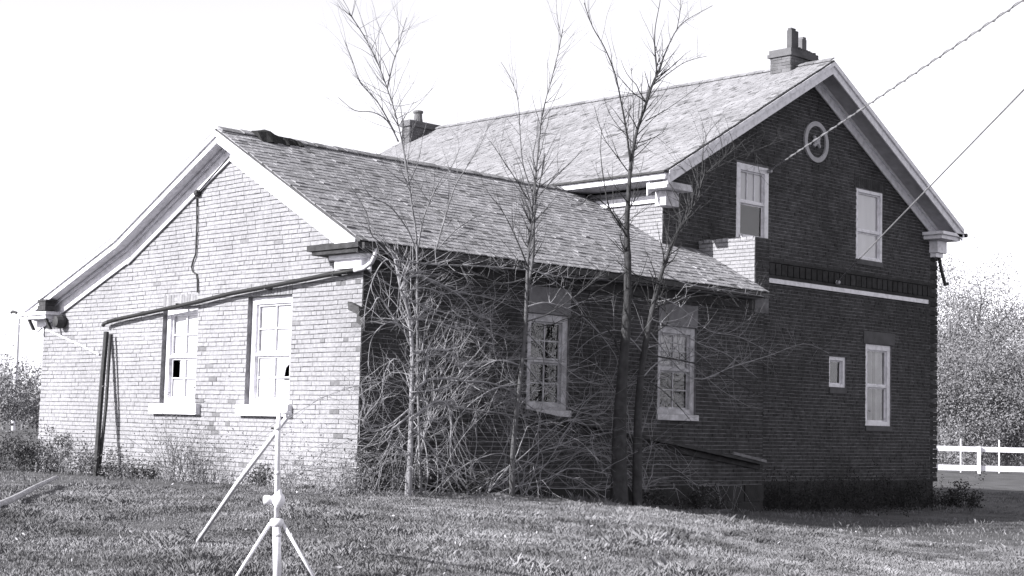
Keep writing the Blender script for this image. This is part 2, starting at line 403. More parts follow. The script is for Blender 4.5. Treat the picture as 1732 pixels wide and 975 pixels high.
# ------------------------------------------------------------------ roofs
def shingle_slope(parent, name, eave, ux, vy, lenf, nrow, expo, seed, smat):
    """eave: start point; ux unit along the eave; vy unit up the slope; lenf(row)->(x0,x1)"""
    r = random.Random(seed); eave, ux, vy = Vector(eave), Vector(ux), Vector(vy); nn = ux.cross(vy).normalized()
    if nn.z < 0: nn = -nn
    mb = MB()
    for k in range(nrow):
        a, b = lenf(k*expo); x = a-r.random()*0.1; wave = r.uniform(-0.008, 0.008); rt = r.uniform(0.94, 1.05)
        ph = r.random()*6
        while x < b:
            wd = r.uniform(0.09, 0.22); x0, x1 = max(x, a-r.uniform(0, 0.035)), min(x+wd, b)
            if x1-x0 > 0.02:
                s0 = k*expo-0.02+wave+r.uniform(-0.01, 0.01); s1 = (k+1)*expo+0.02
                h0 = 0.013+r.uniform(-0.003, 0.008); h1 = 0.005
                if r.random() < 0.02: h0 += 0.015
                t = rt*r.uniform(0.90, 1.07)
                if r.random() < 0.04: t *= 0.5
                A = eave+ux*(x0+0.004)+vy*s0; B = eave+ux*(x1-0.004)+vy*s0; Cc = eave+ux*(x1-0.004)+vy*s1; D = eave+ux*(x0+0.004)+vy*s1
                mb.hexa([A, B, Cc, D, A+nn*h0, B+nn*h0, Cc+nn*h1, D+nn*h1], t, skip=(0, 4))
            x += wd
    return mb.build(name, smat, parent, stuff=True)
def slab(mb, pts, th):
    pts = [Vector(p) for p in pts]; n = (pts[1]-pts[0]).cross(pts[2]-pts[0]).normalized()
    if n.z < 0: n = -n
    q = [p-n*th for p in pts]; k = len(pts); mb.face(pts); mb.face(q[::-1])
    for i in range(k): mb.face([pts[i], q[i], q[(i+1) % k], pts[(i+1) % k]])
RO = 0.33
mb = MB()
slab(mb, [(-RO, EAVE_Y, EAVE_Z), (X0, EAVE_Y, EAVE_Z), (X0, RIDGE_Y, RIDGE_Z), (-RO, RIDGE_Y, RIDGE_Z)], 0.05)
ym_z = EAVE_Z+(RIDGE_Z-EAVE_Z)*(YM-EAVE_Y)/(RIDGE_Y-EAVE_Y)
slab(mb, [(X0+0.001, EAVE_Y, EAVE_Z), (9.26, EAVE_Y, EAVE_Z), (9.26, YM, ym_z), (X0+0.001, YM, ym_z)], 0.05)
slab(mb, [(-RO, BEND_Y, BEND_Z), (-RO, RIDGE_Y+0.002, RIDGE_Z), (X0, RIDGE_Y+0.002, RIDGE_Z), (X0, BEND_Y, BEND_Z)], 0.06)
slab(mb, [(-RO, LEFT_Y, LEFT_Z), (-RO, BEND_Y+0.002, BEND_Z), (X0, BEND_Y+0.002, BEND_Z), (X0, LEFT_Y, LEFT_Z)], 0.06)
wroof = mb.build('wing_roof', 'roof_edge', house)
wv = Vector((0, RIDGE_Y-EAVE_Y, RIDGE_Z-EAVE_Z)); wl = wv.length; wv.normalize()
yt = (YM-EAVE_Y)/wv.y
shingle_slope(wroof, 'shingles', (0, EAVE_Y-0.02, EAVE_Z-0.01), (1, 0, 0), wv, lambda s: (-RO+0.02, 9.24 if s < yt-0.1 else X0-0.01), int(wl/0.14), 0.14, 21, 'shingle')
# worn ridge with torn tar paper lumps
mb = MB(); r = random.Random(4)
for k in range(40):
    x = -0.3+k*0.21
    mb.beam((x, RIDGE_Y-0.13, RIDGE_Z-0.055+r.uniform(0, .02)), (x+0.20, RIDGE_Y-0.13, RIDGE_Z-0.055+r.uniform(0, .02)), (0, 0.14, 0.075), (0, -0.01, 0.02), r.uniform(0.5, 1))
mb.build('ridge_cap', 'shingle', wroof)
mb = MB()
def lump(mb, x0, x1, w0, h):
    n = 7; pts = []
    for i in range(n+1):
        t = i/n; x = x0+(x1-x0)*t; hh = h*(0.35+0.65*math.sin(math.pi*min(1, t*1.3+0.12))**0.7)*r.uniform(0.7, 1.15)
        row = [(x, RIDGE_Y-w0*r.uniform(.8, 1.2), RIDGE_Z-w0*0.55+0.03), (x, RIDGE_Y-w0*0.5, RIDGE_Z+hh*0.6), (x, RIDGE_Y+0.02, RIDGE_Z+hh), (x, RIDGE_Y+w0*0.6, RIDGE_Z-0.1)]
        pts.append(row)
    for i in range(n):
        for j in range(3): mb.face([pts[i][j], pts[i+1][j], pts[i+1][j+1], pts[i][j+1]])
    mb.face(pts[0]); mb.face(pts[-1][::-1])
for args in ((0.36, 0.95, 0.30, 0.13), (0.95, 1.25, 0.22, 0.05), (1.55, 1.95, 0.10, 0.04)):
    mb = MB(); lump(mb, *args); mb.build('torn_ridge_patch', 'tar', wroof)
# main roof
mv = Vector((MX-(X0-MOV), 0, MZ-MEZ)); ml = mv.length; mv.normalize()
mb = MB()
slab(mb, [(X0-MOV, YM-MOV, MEZ), (X0-MOV, YB+MOV, MEZ), (MX, YB+MOV, MZ), (MX, YM-MOV, MZ)], 0.05)
slab(mb, [(X1+MOV, YM-MOV, MEZ), (X1+MOV, YB+MOV, MEZ), (MX+0.002, YB+MOV, MZ), (MX+0.002, YM-MOV, MZ)], 0.05)
mroof = mb.build('main_roof', 'roof_edge', house)
shingle_slope(mroof, 'shingles', (X0-MOV-0.02, YM-MOV, MEZ-0.011), (0, 1, 0), mv, lambda s: (0.02, YB-YM+2*MOV), int(ml/0.14), 0.14, 22, 'main_shingle')
mb = MB()
for k in range(58):
    y = YM-MOV+k*0.215; mb.beam((MX-0.12, y, MZ-0.035), (MX-0.12, y+0.205, MZ-0.035), (0.14, 0, 0.075), (-0.01, 0, 0.02), r.uniform(0.7, 1))
mb.build('ridge_cap', 'shingle', mroof)

# ------------------------------------------------------------------ wing trim
def rake(parent, p_low, p_high, out, wall, over, mat_f='white', soff='soffit', frieze=0.24, fas=0.15):
    """boards along a sloping verge; out: unit outward; over: overhang"""
    a, b = Vector(p_low), Vector(p_high); d = (b-a).normalized(); out = Vector(out)
    up = Vector((0, 0, 1/max(0.3, math.hypot(d.x, d.y))))   # plumb cuts, so the boards meet at the ridge
    th = 0.03
    MB().beam(a+out*over-up*(0.05+fas), b+out*over-up*(0.05+fas), -out*th, up*fas).build('rake_fascia', mat_f, parent)
    MB().beam(a+out*(over+0.004)-up*0.105, b+out*(over+0.004)-up*0.105, out*0.035, up*0.075).build('rake_moulding', mat_f, parent)
    MB().beam(a+out*(over-th-0.002)-up*0.175, b+out*(over-th-0.002)-up*0.175, -out*(over-th-0.03), up*0.025).build('rake_soffit', soff, parent)
    MB().beam(a+out*0.024-up*(0.178+frieze), b+out*0.024-up*(0.178+frieze), out*0.03, up*frieze).build('rake_frieze', mat_f, parent)
    MB().beam(a+out*0.058-up*0.23, b+out*0.058-up*0.23, out*0.045, up*0.05).build('frieze_moulding', mat_f, parent)
OUT = (-1, 0, 0)
rake(wroof, (0, EAVE_Y+0.10, EAVE_Z+0.05), (0, RIDGE_Y, RIDGE_Z), OUT, 0, RO-0.02)
rake(wroof, (0, BEND_Y, BEND_Z), (0, RIDGE_Y, RIDGE_Z), OUT, 0, RO-0.02, 'white', 'white')
rake(wroof, (0, LEFT_Y-0.05, LEFT_Z+0.02), (0, BEND_Y, BEND_Z), OUT, 0, RO-0.02, 'white', 'white')
# right eave: dark gutter return, white cornice block
mb = MB(); mb.box(-0.36, 0.05, -0.30, 0.88, 3.46, 3.54); mb.box(-0.33, 0.0, -0.26, 0.80, 3.40, 3.458); mb.build('cornice_return', 'old_wood', house)
mb = MB(); mb.box(-0.14, -0.012, -0.11, 0.50, 3.20, 3.33); mb.box(-0.20, -0.012, -0.16, 0.56, 3.332, 3.397); mb.build('cornice_block', 'white', house)
mb = MB(); mb.box(-0.30, 9.20, EAVE_Y-0.06, EAVE_Y+0.03, 3.44, 3.53); mb.build('gutter', 'dark_metal', house)
mb = MB(); mb.box(0.05, 9.2, -0.24, -0.013, 3.43, 3.455); mb.build('eave_soffit', 'soffit', house)
mb = MB(); mb.box(0.02, 9.2, -0.05, -0.014, 3.25, 3.425); mb.build('eave_frieze', 'old_wood', house)
# left eave: cornice return, brackets, gutter end box
mb = MB(); mb.box(-0.34, 0.25, 8.55, 9.62, 2.80, 2.86); mb.box(-0.30, 0.2, 8.62, 9.52, 2.735, 2.798); mb.build('cornice_return', 'white', house)
mb = MB(); mb.box(-0.37, -0.15, 8.52, 8.80, 2.87, 2.96); mb.box(-0.36, -0.16, 8.54, 8.78, 2.965, 3.03); mb.box(-0.37, -0.15, 8.50, 8.82, 3.034, 3.07); mb.build('gutter_box', 'dark_metal', house)
mb = MB(); mb.lathe((-0.10, 8.45, 2.68), [(0.0, -0.12), (0.10, -0.10), (0.13, 0), (0.10, 0.10), (0, 0.12)], 12, (1, 0, 0)); mb.build('rusted_cap', 'dark_metal', house)
for y0 in (9.28, 8.66):
    MB().beam((-0.28, y0, 2.732), (-0.22, y0-0.08, 2.54), (0.05, 0, 0), (0, 0.05, 0)).build('bracket', 'dark_metal', house)
MB().tube([(-0.34, 9.62, 2.86), (-0.36, 9.75, 2.89), (-0.36, 9.80, 2.87)], 0.025).build('gutter_end', 'dark_metal', house)
# rain pipe crossing the gable
def pth(ps, X): return [on(0, X, *p) for p in ps]
mb = MB(); mb.tube(pth([(606, 456.5), (560, 464), (470, 482), (390, 497), (330, 512), (270, 525), (200, 540), (182, 545)], -0.12), 0.034, 8)
mb.build('downspout', 'black_iron', house, True)
mb = MB(); mb.tube([on(0, -0.12, 600, 457.5), on(0, -0.14, 617, 453), on(0, -0.17, 629, 444), on(0, -0.17, 634, 433), on(1, -0.30, 636, 415)], 0.034, 8); mb.build('downspout_elbow', 'metal', house, True)
mb = MB(); mb.tube(pth([(183, 545), (177, 547), (174, 551)], -0.12), 0.034, 8); mb.build('downspout_end', 'dark_metal', house)
mb = MB()
for p in ((300, 517), (450, 486), (565, 463)):
    q = on(0, -0.12, *p); mb.box(-0.15, -0.01, q.y-0.012, q.y+0.012, q.z-0.034, q.z+0.034)
mb.build('pipe_clip', 'dark_metal', house)
# conduit down the gable with its insulator
mb = MB(); mb.tube(pth([(333, 327), (333, 380), (331, 430), (327, 440), (324, 452), (326, 460), (332, 464), (334, 475), (334, 495)], -0.035), 0.014, 6); cdt = mb.build('conduit', 'dark_metal', house)
q = on(0, -0.05, 333.5, 327); mb = MB(); mb.lathe(q, [(0.0, -0.06), (0.05, -0.05), (0.06, 0.0), (0.04, 0.05), (0, 0.06)], 10, (0, 1, 0)); mb.build('insulator', 'dark_metal', cdt)
mb = MB(); mb.tube(pth([(333, 327), (372, 283), (388, 265)], -0.062), 0.010, 5); mb.build('rake_cable', 'dark_metal', cdt)
mb = MB(); mb.tube(pth([(78, 558), (105, 570), (140, 586), (167, 600)], -0.04), 0.014, 5); mb.build('loose_cable', 'white', house)
# rusted bracket on the near corner
mb = MB(); mb.beam((-0.10, -0.06, 2.52), (-0.16, 0.12, 2.60), (0.10, 0.02, 0), (0, 0.02, 0.12)); mb.beam((-0.05, -0.08, 2.36), (-0.08, 0.02, 2.42), (0.10, 0, 0), (0, 0.0, 0.12)); mb.build('rusted_bracket', 'dark_metal', house)

# ------------------------------------------------------------------ windows
def window(name, org, U, N, hole, opts):
    """double-hung window in an opening (u0,u1,z0,z1); pieces are children"""
    org, U, N = Vector(org), Vector(U), Vector(N); Z = Vector((0, 0, 1)); u0, u1, z0, z1 = hole
    P = lambda u, z, n: org+U*u+Z*z+N*n
    def bar(mb, a, b, c, d, n0, n1): mb.hexa([P(a, c, n0), P(b, c, n0), P(b, d, n0), P(a, d, n0), P(a, c, n1), P(b, c, n1), P(b, d, n1), P(a, d, n1)])
    fm = opts.get('frame', 'white'); dp = opts.get('depth', 0.10); fw = opts.get('fw', 0.11)
    lintel = opts.get('lintel'); top = z1
    root = bpy.data.objects.new('window', None); COL.objects.link(root); root.parent = house; root.location = P((u0+u1)/2, z0, 0)
    if 'label' in opts: root['label'] = opts['label']
    mb = MB(); n0, n1 = -dp-0.05, -dp+0.03
    sh = 0.06
    bar(mb, u0+0.004, u0+fw, z0+sh, z1-0.004, n0, n1); bar(mb, u1-fw, u1-0.004, z0+sh, z1-0.004, n0, n1)
    bar(mb, u0+fw, u1-fw, z1-fw, z1-0.004, n0, n1-0.004); bar(mb, u0+fw, u1-fw, z0+sh, z0+sh+fw*0.75, n0, n1-0.004)
    mb.build('frame', fm, root)
    mb = MB(); e = opts.get('sill', 0.07); sz = opts.get('sillh', 0.12)
    bar(mb, u0-e, u1+e, z0-sz+0.055, z0+0.055, -dp-0.04, opts.get('sillout', 0.06)); mb.build('sill', opts.get('sillmat', 'white'), root)
    a, b, c, d = u0+fw, u1-fw, z0+sh+fw*0.75, z1-fw
    mid = opts.get('mid', (c+d)/2); single = opts.get('single')
    if single: mid = d+0.022
    else: mb = MB(); bar(mb, a, b, mid-0.022, mid+0.022, -dp-0.045, -dp+0.012); mb.build('meeting_rail', fm, root)
    st = 0.03
    for (lo, hi, off) in ((c, mid-0.022, -0.03), (mid+0.022, d, -0.012))[:1 if single else 2]:
        mb = MB(); bar(mb, a, a+st, lo, hi, -dp-0.045, -dp+off); bar(mb, b-st, b, lo, hi, -dp-0.045, -dp+off); bar(mb, a+st, b-st, lo, lo+st, -dp-0.045, -dp+off-.003); bar(mb, a+st, b-st, hi-st, hi, -dp-0.045, -dp+off-.003)
        mb.build('sash', fm, root)
    for si, (lo, hi) in enumerate(((c+st, mid-0.022-st), (mid+0.022+st, d-st))[:1 if single else 2]):
        nx, nz = opts.get('grid', (2, 2)) if si == 0 else opts.get('upgrid', opts.get('grid', (2, 2)))
        aa, bb = a+st, b-st
        for i in range(1, nx):
            u = aa+(bb-aa)*i/nx; mb = MB(); bar(mb, u-0.011, u+0.011, lo, hi, -dp-0.044, -dp-0.022); mb.build('muntin', fm, root)
        for j in range(1, nz):
            z = lo+(hi-lo)*j/nz; mb = MB(); bar(mb, aa, bb, z-0.011, z+0.011, -dp-0.043, -dp-0.023); mb.build('muntin', fm, root)
        for i in range(nx):
            for j in range(nz):
                p = [(aa+(bb-aa)*i/nx, lo+(hi-lo)*j/nz), (aa+(bb-aa)*(i+1)/nx, lo+(hi-lo)*j/nz), (aa+(bb-aa)*(i+1)/nx, lo+(hi-lo)*(j+1)/nz), (aa+(bb-aa)*i/nx, lo+(hi-lo)*(j+1)/nz)]
                br = opts.get('broken', {}).get((si, i, j))
                if br: p = [(p[0][0]+(p[1][0]-p[0][0])*x, p[0][1]+(p[2][1]-p[0][1])*y) for x, y in br]
                mb = MB(); mb.face([P(u, z, -dp-0.036+rng.uniform(-0.002, 0.002)) for u, z in p])
                mb.build('pane', 'glass', root)
    blind = opts.get('blind')
    if blind:
        for lo, hi, m, cut in blind:
            zlo, zhi = c+(d-c)*lo, c+(d-c)*hi; mb = MB(); pts = [(a, zlo), (b, zlo), (b, zhi), (a, zhi)] if cut is None else [(a+(b-a)*x, c+(d-c)*y) for x, y in cut]
            tr = tessellate_polygon([[Vector((u, z, 0)) for u, z in pts]])
            for n in (-dp-0.055, -dp-0.061):
                for t in tr: mb.face([P(*pts[i], n) for i in t])
            mb.build('blind', m, root)
    if opts.get('curtain'):
        n = 60; mb = MB()
        for half in (0, 1):
            ca, cb = (a, (a+b)/2-0.05) if half == 0 else ((a+b)/2+0.05, b)
            for i in range(n):
                ua, ub = ca+(cb-ca)*i/n, ca+(cb-ca)*(i+1)/n
                w0, w1 = [0.045*math.sin(k*0.75+half*2)+0.015*math.sin(k*2.3) for k in (i, i+1)]
                if math.sin(i*0.75+half*2) < -0.55: continue
                mb.face([P(ua, c, -dp-0.10+w0), P(ub, c, -dp-0.10+w1), P(ub, d, -dp-0.10+w1), P(ua, d, -dp-0.10+w0)])
        mb.build('curtain', 'curtain', root)
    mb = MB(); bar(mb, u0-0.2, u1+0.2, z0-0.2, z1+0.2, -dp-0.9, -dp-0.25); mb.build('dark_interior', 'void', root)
    if lintel:
        m, h, ex, prj = lintel; mb = MB()
        bar(mb, u0-ex, u1+ex, z1+0.002, z1+h, -dp, prj); mb.build('lintel', m, root)
    return root
BX, BY = (0, 1, 0), (-1, 0, 0)
# notch (x 0..1 from right jamb to left jamb, z 0..1) in the blinds where panes are broken
window('w', (0, 0, 0), BX, BY, WIN1, dict(depth=0.10, mid=2.01, frame='white', sill=0.18, sillh=0.17, sillout=0.10, grid=(2, 2), label='window with a narrow dark hole beside its lower sash',
    broken={(0, 1, 1): [(0, 0), (0.45, 0), (0.5, 1), (0, 1)]},
    blind=[(0, 1, 'blind', [(0, 0), (1, 0), (1, 0.24), (0.74, 0.24), (0.73, 0.49), (1, 0.49), (1, 1), (0, 1)])]))
window('w', (0, 0, 0), BX, BY, WIN2, dict(depth=0.10, mid=2.01, frame='white', sill=0.10, sillh=0.17, sillout=0.10, grid=(2, 2), label='window with a broken lower pane and a soldier-brick head',
    broken={(0, 0, 1): [(0.42, 0), (1, 0), (1, 1), (0.0, 1), (0.0, 0.85), (0.36, 0.55)]},
    blind=[(0, 1, 'blind', [(0.26, 0.25), (0.26, 0.20), (0, 0.20), (0, 0), (1, 0), (1, 1), (0, 1), (0, 0.42), (0.05, 0.40), (0.22, 0.33)])]))
# soldier-brick heads on the sunlit wall
def soldier(name, a, b, z0, z1, plane, mat, pitch=0.075):
    n = int((b-a)/pitch)
    par = bpy.data.objects.new(name, None); COL.objects.link(par); par.parent = house
    for i in range(n):
        u0 = a+(b-a)*i/n+0.004; u1 = a+(b-a)*(i+1)/n-0.004; e = rng.uniform(0.012, 0.018); mb = MB(); t = rng.uniform(0.7, 1.05)
        if plane == 'x': mb.box(-e, 0.002, u0, u1, z0, z1, t)
        else: mb.box(u0, u1, plane-e, plane+0.002, z0, z1, t)
        mb.build('soldier_brick', mat, par)
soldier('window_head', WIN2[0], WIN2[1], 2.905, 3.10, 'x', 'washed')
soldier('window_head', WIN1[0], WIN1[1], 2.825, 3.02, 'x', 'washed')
DX, DY = (1, 0, 0), (0, -1, 0)
dk = dict(depth=0.07, frame='weathered', sill=0.03, sillh=0.10, sillout=0.05, grid=(2, 2), fw=0.12, sillmat='weathered')
window('w', (0, 0, 0), DX, DY, WIN3, dict(dk, lintel=('stone', 0.43, 0.0, 0.02), mid=2.05))
window('w', (0, 0, 0), DX, DY, WIN4, dict(dk, lintel=('stone', 0.39, 0.0, 0.02), mid=2.05, blind=[(0.55, 1, 'curtain', None)]))
mk = dict(depth=0.06, frame='white', sill=0.0, sillh=0.11, sillout=0.03, fw=0.10, sillmat='dark_stone')
window('w', (0, YM, 0), DX, DY, UP1, dict(mk, depth=0.02, grid=(1, 1), upgrid=(3, 1), fw=0.13, mid=5.52, blind=[(0.52, 1, 'blind', None)], label='upper window with a pale blind above a dark lower sash'))
window('w', (0, YM, 0), DX, DY, UP2, dict(mk, grid=(1, 1), fw=0.07, mid=5.38, depth=0.03, blind=[(0, 0.98, 'blind', None)]))
window('w', (0, YM, 0), DX, DY, LOW, dict(mk, grid=(1, 1), fw=0.12, mid=2.06, curtain=True, label='tall ground-floor window with net curtains'))
window('w', (0, YM, 0), DX, DY, SML, dict(mk, grid=(1, 1), fw=0.08, single=True, sillh=0.13))
MB().box(14.84, 16.06, YM-0.020, YM+0.002, 2.97, 3.23).build('lintel', 'dark_stone', house)
soldier('window_head', 14.45, 15.66, 6.30, 6.52, YM, 'brick')
# round gable ornament
mb = MB(); cx, cz, R0 = OCC; n = 40
for i in range(n):
    q0, q1 = 2*math.pi*i/n, 2*math.pi*(i+1)/n
    pt = lambda q, rr, y: (cx+rr*math.cos(q), y, cz+rr*math.sin(q))
    i0, o0 = R0-0.10, R0
    mb.face([pt(q0, i0, YM-0.05), pt(q1, i0, YM-0.05), pt(q1, o0, YM-0.05), pt(q0, o0, YM-0.05)])
    mb.face([pt(q0, o0, YM-0.05), pt(q1, o0, YM-0.05), pt(q1, o0, YM), pt(q0, o0, YM)]); mb.face([pt(q0, i0, YM-0.05), pt(q1, i0, YM-0.05), pt(q1, i0, YM), pt(q0, i0, YM)])
occ = mb.build('round_vent', 'vent_ring', house)
mb = MB()
for k in range(4):
    q = math.pi/4+math.pi/2*k; c0 = Vector((cx, YM-0.045, cz))
    mb.tube([c0+Vector((math.cos(q), 0, math.sin(q)))*0.02, c0+Vector((math.cos(q), 0, math.sin(q)))*0.15], [0.055, 0.03], 6)
mb.lathe((cx, YM-0.09, cz), [(0, 0), (0.06, 0.0), (0.07, 0.05), (0.0, 0.09)], 10, (0, 1, 0)); mb.build('rosette', 'vent_ring', occ)

# ------------------------------------------------------------------ main block trim
MO = (0, -1, 0)
rake(mroof, (X0-MOV+0.05, YM, MEZ+0.03), (MX, YM, MZ), MO, 0, MOV-0.02, 'white', 'main_soffit', 0.22, 0.20)
rake(mroof, (X1+MOV-0.05, YM, MEZ+0.03), (MX, YM, MZ), MO, 0, MOV-0.02, 'white', 'main_soffit', 0.22, 0.20)
rake(mroof, (X0-MOV+0.05, YB, MEZ+0.03), (MX, YB, MZ), (0, 1, 0), 0, MOV-0.02, 'weathered', 'soffit', 0.22, 0.20)
mb = MB(); mb.box(X0-MOV-0.02, X0-MOV+0.05, YM-MOV+0.03, YB+0.4, 5.55, 5.65); mb.build('eave_fascia', 'white', house)
mb = MB(); mb.box(X0-MOV-0.08, X0-MOV+0.0, YM-MOV+0.01, YB+0.4, 5.655, 5.69); mb.build('eave_gutter', 'dark_metal', house)
mb = MB(); mb.box(X0-MOV+0.055, X0-0.012, YM-0.35, YB+0.3, 5.53, 5.55); mb.build('eave_soffit', 'soffit', house)
mb = MB(); mb.box(X0-0.06, X0-0.014, YM-0.02, YB, 5.22, 5.36); mb.build('eave_frieze', 'white', house)
mb = MB(); mb.box(X0-MOV+0.06, X0+0.25, YM-MOV+0.06, YM-0.02, 5.40, 5.52); mb.box(X0-0.25, X0+0.12, YM-0.28, YM-0.02, 5.12, 5.39); mb.build('cornice_return', 'weathered', house)
mb = MB(); mb.box(X1-0.35, X1+MOV+0.02, YM-MOV+0.02, YM+0.6, 5.53, 5.60); mb.box(X1-0.30, X1+MOV-0.06, YM-MOV+0.08, YM+0.6, 5.44, 5.527); mb.build('cornice_return', 'white', house)
mb = MB(); mb.box(X1-0.06, X1+0.34, YM-0.22, YM+0.5, 5.16, 5.43); mb.box(X1-0.02, X1+0.28, YM-0.16, YM+0.5, 5.06, 5.157); mb.build('cornice_block', 'white', house)
mb = MB(); mb.tube([(X1+MOV+0.10, YM-MOV, 5.59), (X1+MOV+0.10, YM+3, 5.59)], 0.05, 8); mb.build('gutter', 'dark_metal', house)
mb = MB(); mb.tube([(X1+0.18, YM-0.12, 5.05), (X1+0.30, YM-0.1, 4.80), (X1+0.48, YM-0.1, 4.46), (X1+0.58, YM-0.1, 4.50)], 0.04, 7); mb.build('broken_downspout', 'dark_metal', house)
# string course: white strip below projecting soldier bricks
mb = MB(); mb.box(LW+0.02, X1-0.16, YM-0.05, YM-0.012, 3.985, 4.075); mb.build('string_board', 'white', house)
mb = MB()
mb.box(LW+0.02, X1-0.02, YM-0.028, YM-0.012, 4.10, 4.15, 0.6); mb.box(LW+0.02, X1-0.02, YM-0.05, YM-0.012, 4.40, 4.45, 0.6)
sc = mb.build('string_course', 'brick', house)
r = random.Random(31); x = LW+0.03
while x < X1-0.1:
    mb = MB(); mb.box(x, x+0.17, YM-0.045, YM-0.008, 4.16, 4.38, r.uniform(0.45, 0.7)); mb.build('dentil_brick', 'brick', sc); x += 0.205
# sloping board left from an old lean-to, on the side wall
A = Vector((3.25, -0.013, 1.24)); B = Vector((9.40, -0.013, 0.43))
mb = MB(); mb.beam(A, B, (0, -0.16, -0.02), (0, 0, 0.05)); mb.beam(A+Vector((0, -0.002, -0.16)), B+Vector((0, -0.002, -0.10)), (0, -0.04, 0), (0, 0, 0.10)); mb.build('lean_to_board', 'old_wood', house)
mb = MB(); mb.beam((8.45, -0.16, 0.60), (9.42, -0.16, 0.455), (0, -0.03, 0), (0, 0, 0.05)); mb.build('board_edge', 'bark', house)

# ------------------------------------------------------------------ chimneys
def chimney(x0, x1, y0, y1, zb, zt, seed):
    root = bpy.data.objects.new('chimney', None); COL.objects.link(root); root.parent = house; root.location = ((x0+x1)/2, (y0+y1)/2, zb)
    zc = zt-0.16
    for org, U, N, L in (((x0, y0, zb), (0, 1, 0), (-1, 0, 0), y1-y0), ((x0, y0, zb), (1, 0, 0), (0, -1, 0), x1-x0), ((x1, y0, zb), (0, 1, 0), (1, 0, 0), y1-y0), ((x0, y1, zb), (1, 0, 0), (0, 1, 0), x1-x0)):
        seed += 1; body, rows = brick_wall('shaft', root, org, U, N, [(0, 0), (L, 0), (L, zc-zb), (0, zc-zb)], [], 'chim', 'mortar', 0.1, None, None, seed)
        rows.build('bricks', 'chim', body, stuff=True)
    mb = MB(); mb.box(x0-0.05, x1+0.05, y0-0.05, y1+0.05, zc, zc+0.07); mb.box(x0-0.025, x1+0.025, y0-0.025, y1+0.025, zc+0.072, zt); mb.build('cap', 'chim', root)
    return root
CH1 = (12.56, 13.50, 1.62, 2.13)
c1 = chimney(*CH1, 8.1, 9.02, 40)
mb = MB(); mb.box(12.56, 12.80, 1.60, 1.72, 9.022, 9.40, 0.7); mb.box(12.56, 12.72, 1.61, 1.70, 9.402, 9.445, 0.7); mb.build('chimney_pot', 'chim', c1)
mb = MB(); mb.box(13.02, 13.18, 1.66, 1.85, 9.022, 9.30, 1.1); mb.box(13.08, 13.19, 1.68, 1.82, 9.302, 9.36, 1.1); mb.build('chimney_pot', 'chim', c1)
r = random.Random(61)
for k in range(9):
    x = 12.86+0.068*k; MB().box(x, x+0.060, 1.60+r.uniform(0, .03), 2.1, 9.022, 9.05+r.uniform(0.0, 0.06)*(1-k/12), r.uniform(0.6, 1)).build('loose_brick', 'chim', c1)
c2 = chimney(11.95, 13.10, 13.0, 13.30, 7.9, 8.78, 50)
mb = MB(); mb.lathe((12.35, 13.15, 8.78), [(0.13, 0), (0.11, 0.12), (0.10, 0.22), (0.13, 0.25), (0.13, 0.30), (0.08, 0.30)], 12); mb.build('chimney_pot', 'chim', c2)
MB().tube([(12.85, 2.45, 8.7), (12.85, 2.45, 9.75)], 0.008, 5).build('lightning_rod', 'metal', house)
MB().tube([(12.85, 12.2, 8.7), (12.85, 12.2, 9.55)], 0.012, 5).build('lightning_rod', 'metal', house)

# ------------------------------------------------------------------ bare trees
def rv(r): return Vector((r.gauss(0, 1), r.gauss(0, 1), r.gauss(0, 1)))
def smooth_path(pts, k=4):
    out = []; n = len(pts)
    for i in range(n-1):
        p0, p1, p2, p3 = pts[max(i-1, 0)], pts[i], pts[i+1], pts[min(i+2, n-1)]
        for j in range(k):
            t = j/k; out.append(0.5*((2*p1)+(p2-p0)*t+(2*p0-5*p1+4*p2-p3)*t*t+(3*p1-p0-3*p2+p3)*t**3))
    out.append(pts[-1]); return out
def twig(mb, p, d, L, rad, depth, r, wob=0.35, upb=0.15, tips=None, nb=(2, 4), n=5):
    k = max(3, int(L/0.12)); k = min(k, 9); path = [Vector(p)]; dirs = [d.normalized()]
    for i in range(k):
        d = (d.normalized()+rv(r)*wob*0.35+Vector((0, 0, upb*0.3))).normalized(); path.append(path[-1]+d*L/k); dirs.append(d)
    mb.tube(path, [rad*(1-0.75*i/k) for i in range(k+1)], n if depth > 0 else 3, r.uniform(0.8, 1.1), False)
    if tips is not None: tips += path[k//2:]
    if depth > 0:
        for _ in range(r.randint(*nb)):
            i = r.randint(max(1, k//4), k); dd = (dirs[i]+rv(r)*0.55).normalized()
            twig(mb, path[i], dd, L*r.uniform(0.35, 0.65), rad*(1-0.75*i/k)*0.65, depth-1, r, wob, upb, tips, nb, 4)
def pix_path(pix, Y0, dY, r):
    out = []
    for i, (x, y) in enumerate(pix):
        Y = Y0+dY*i/max(1, len(pix)-1)+r.uniform(-0.02, 0.02); out.append(on(1, Y, x, y))
    return out
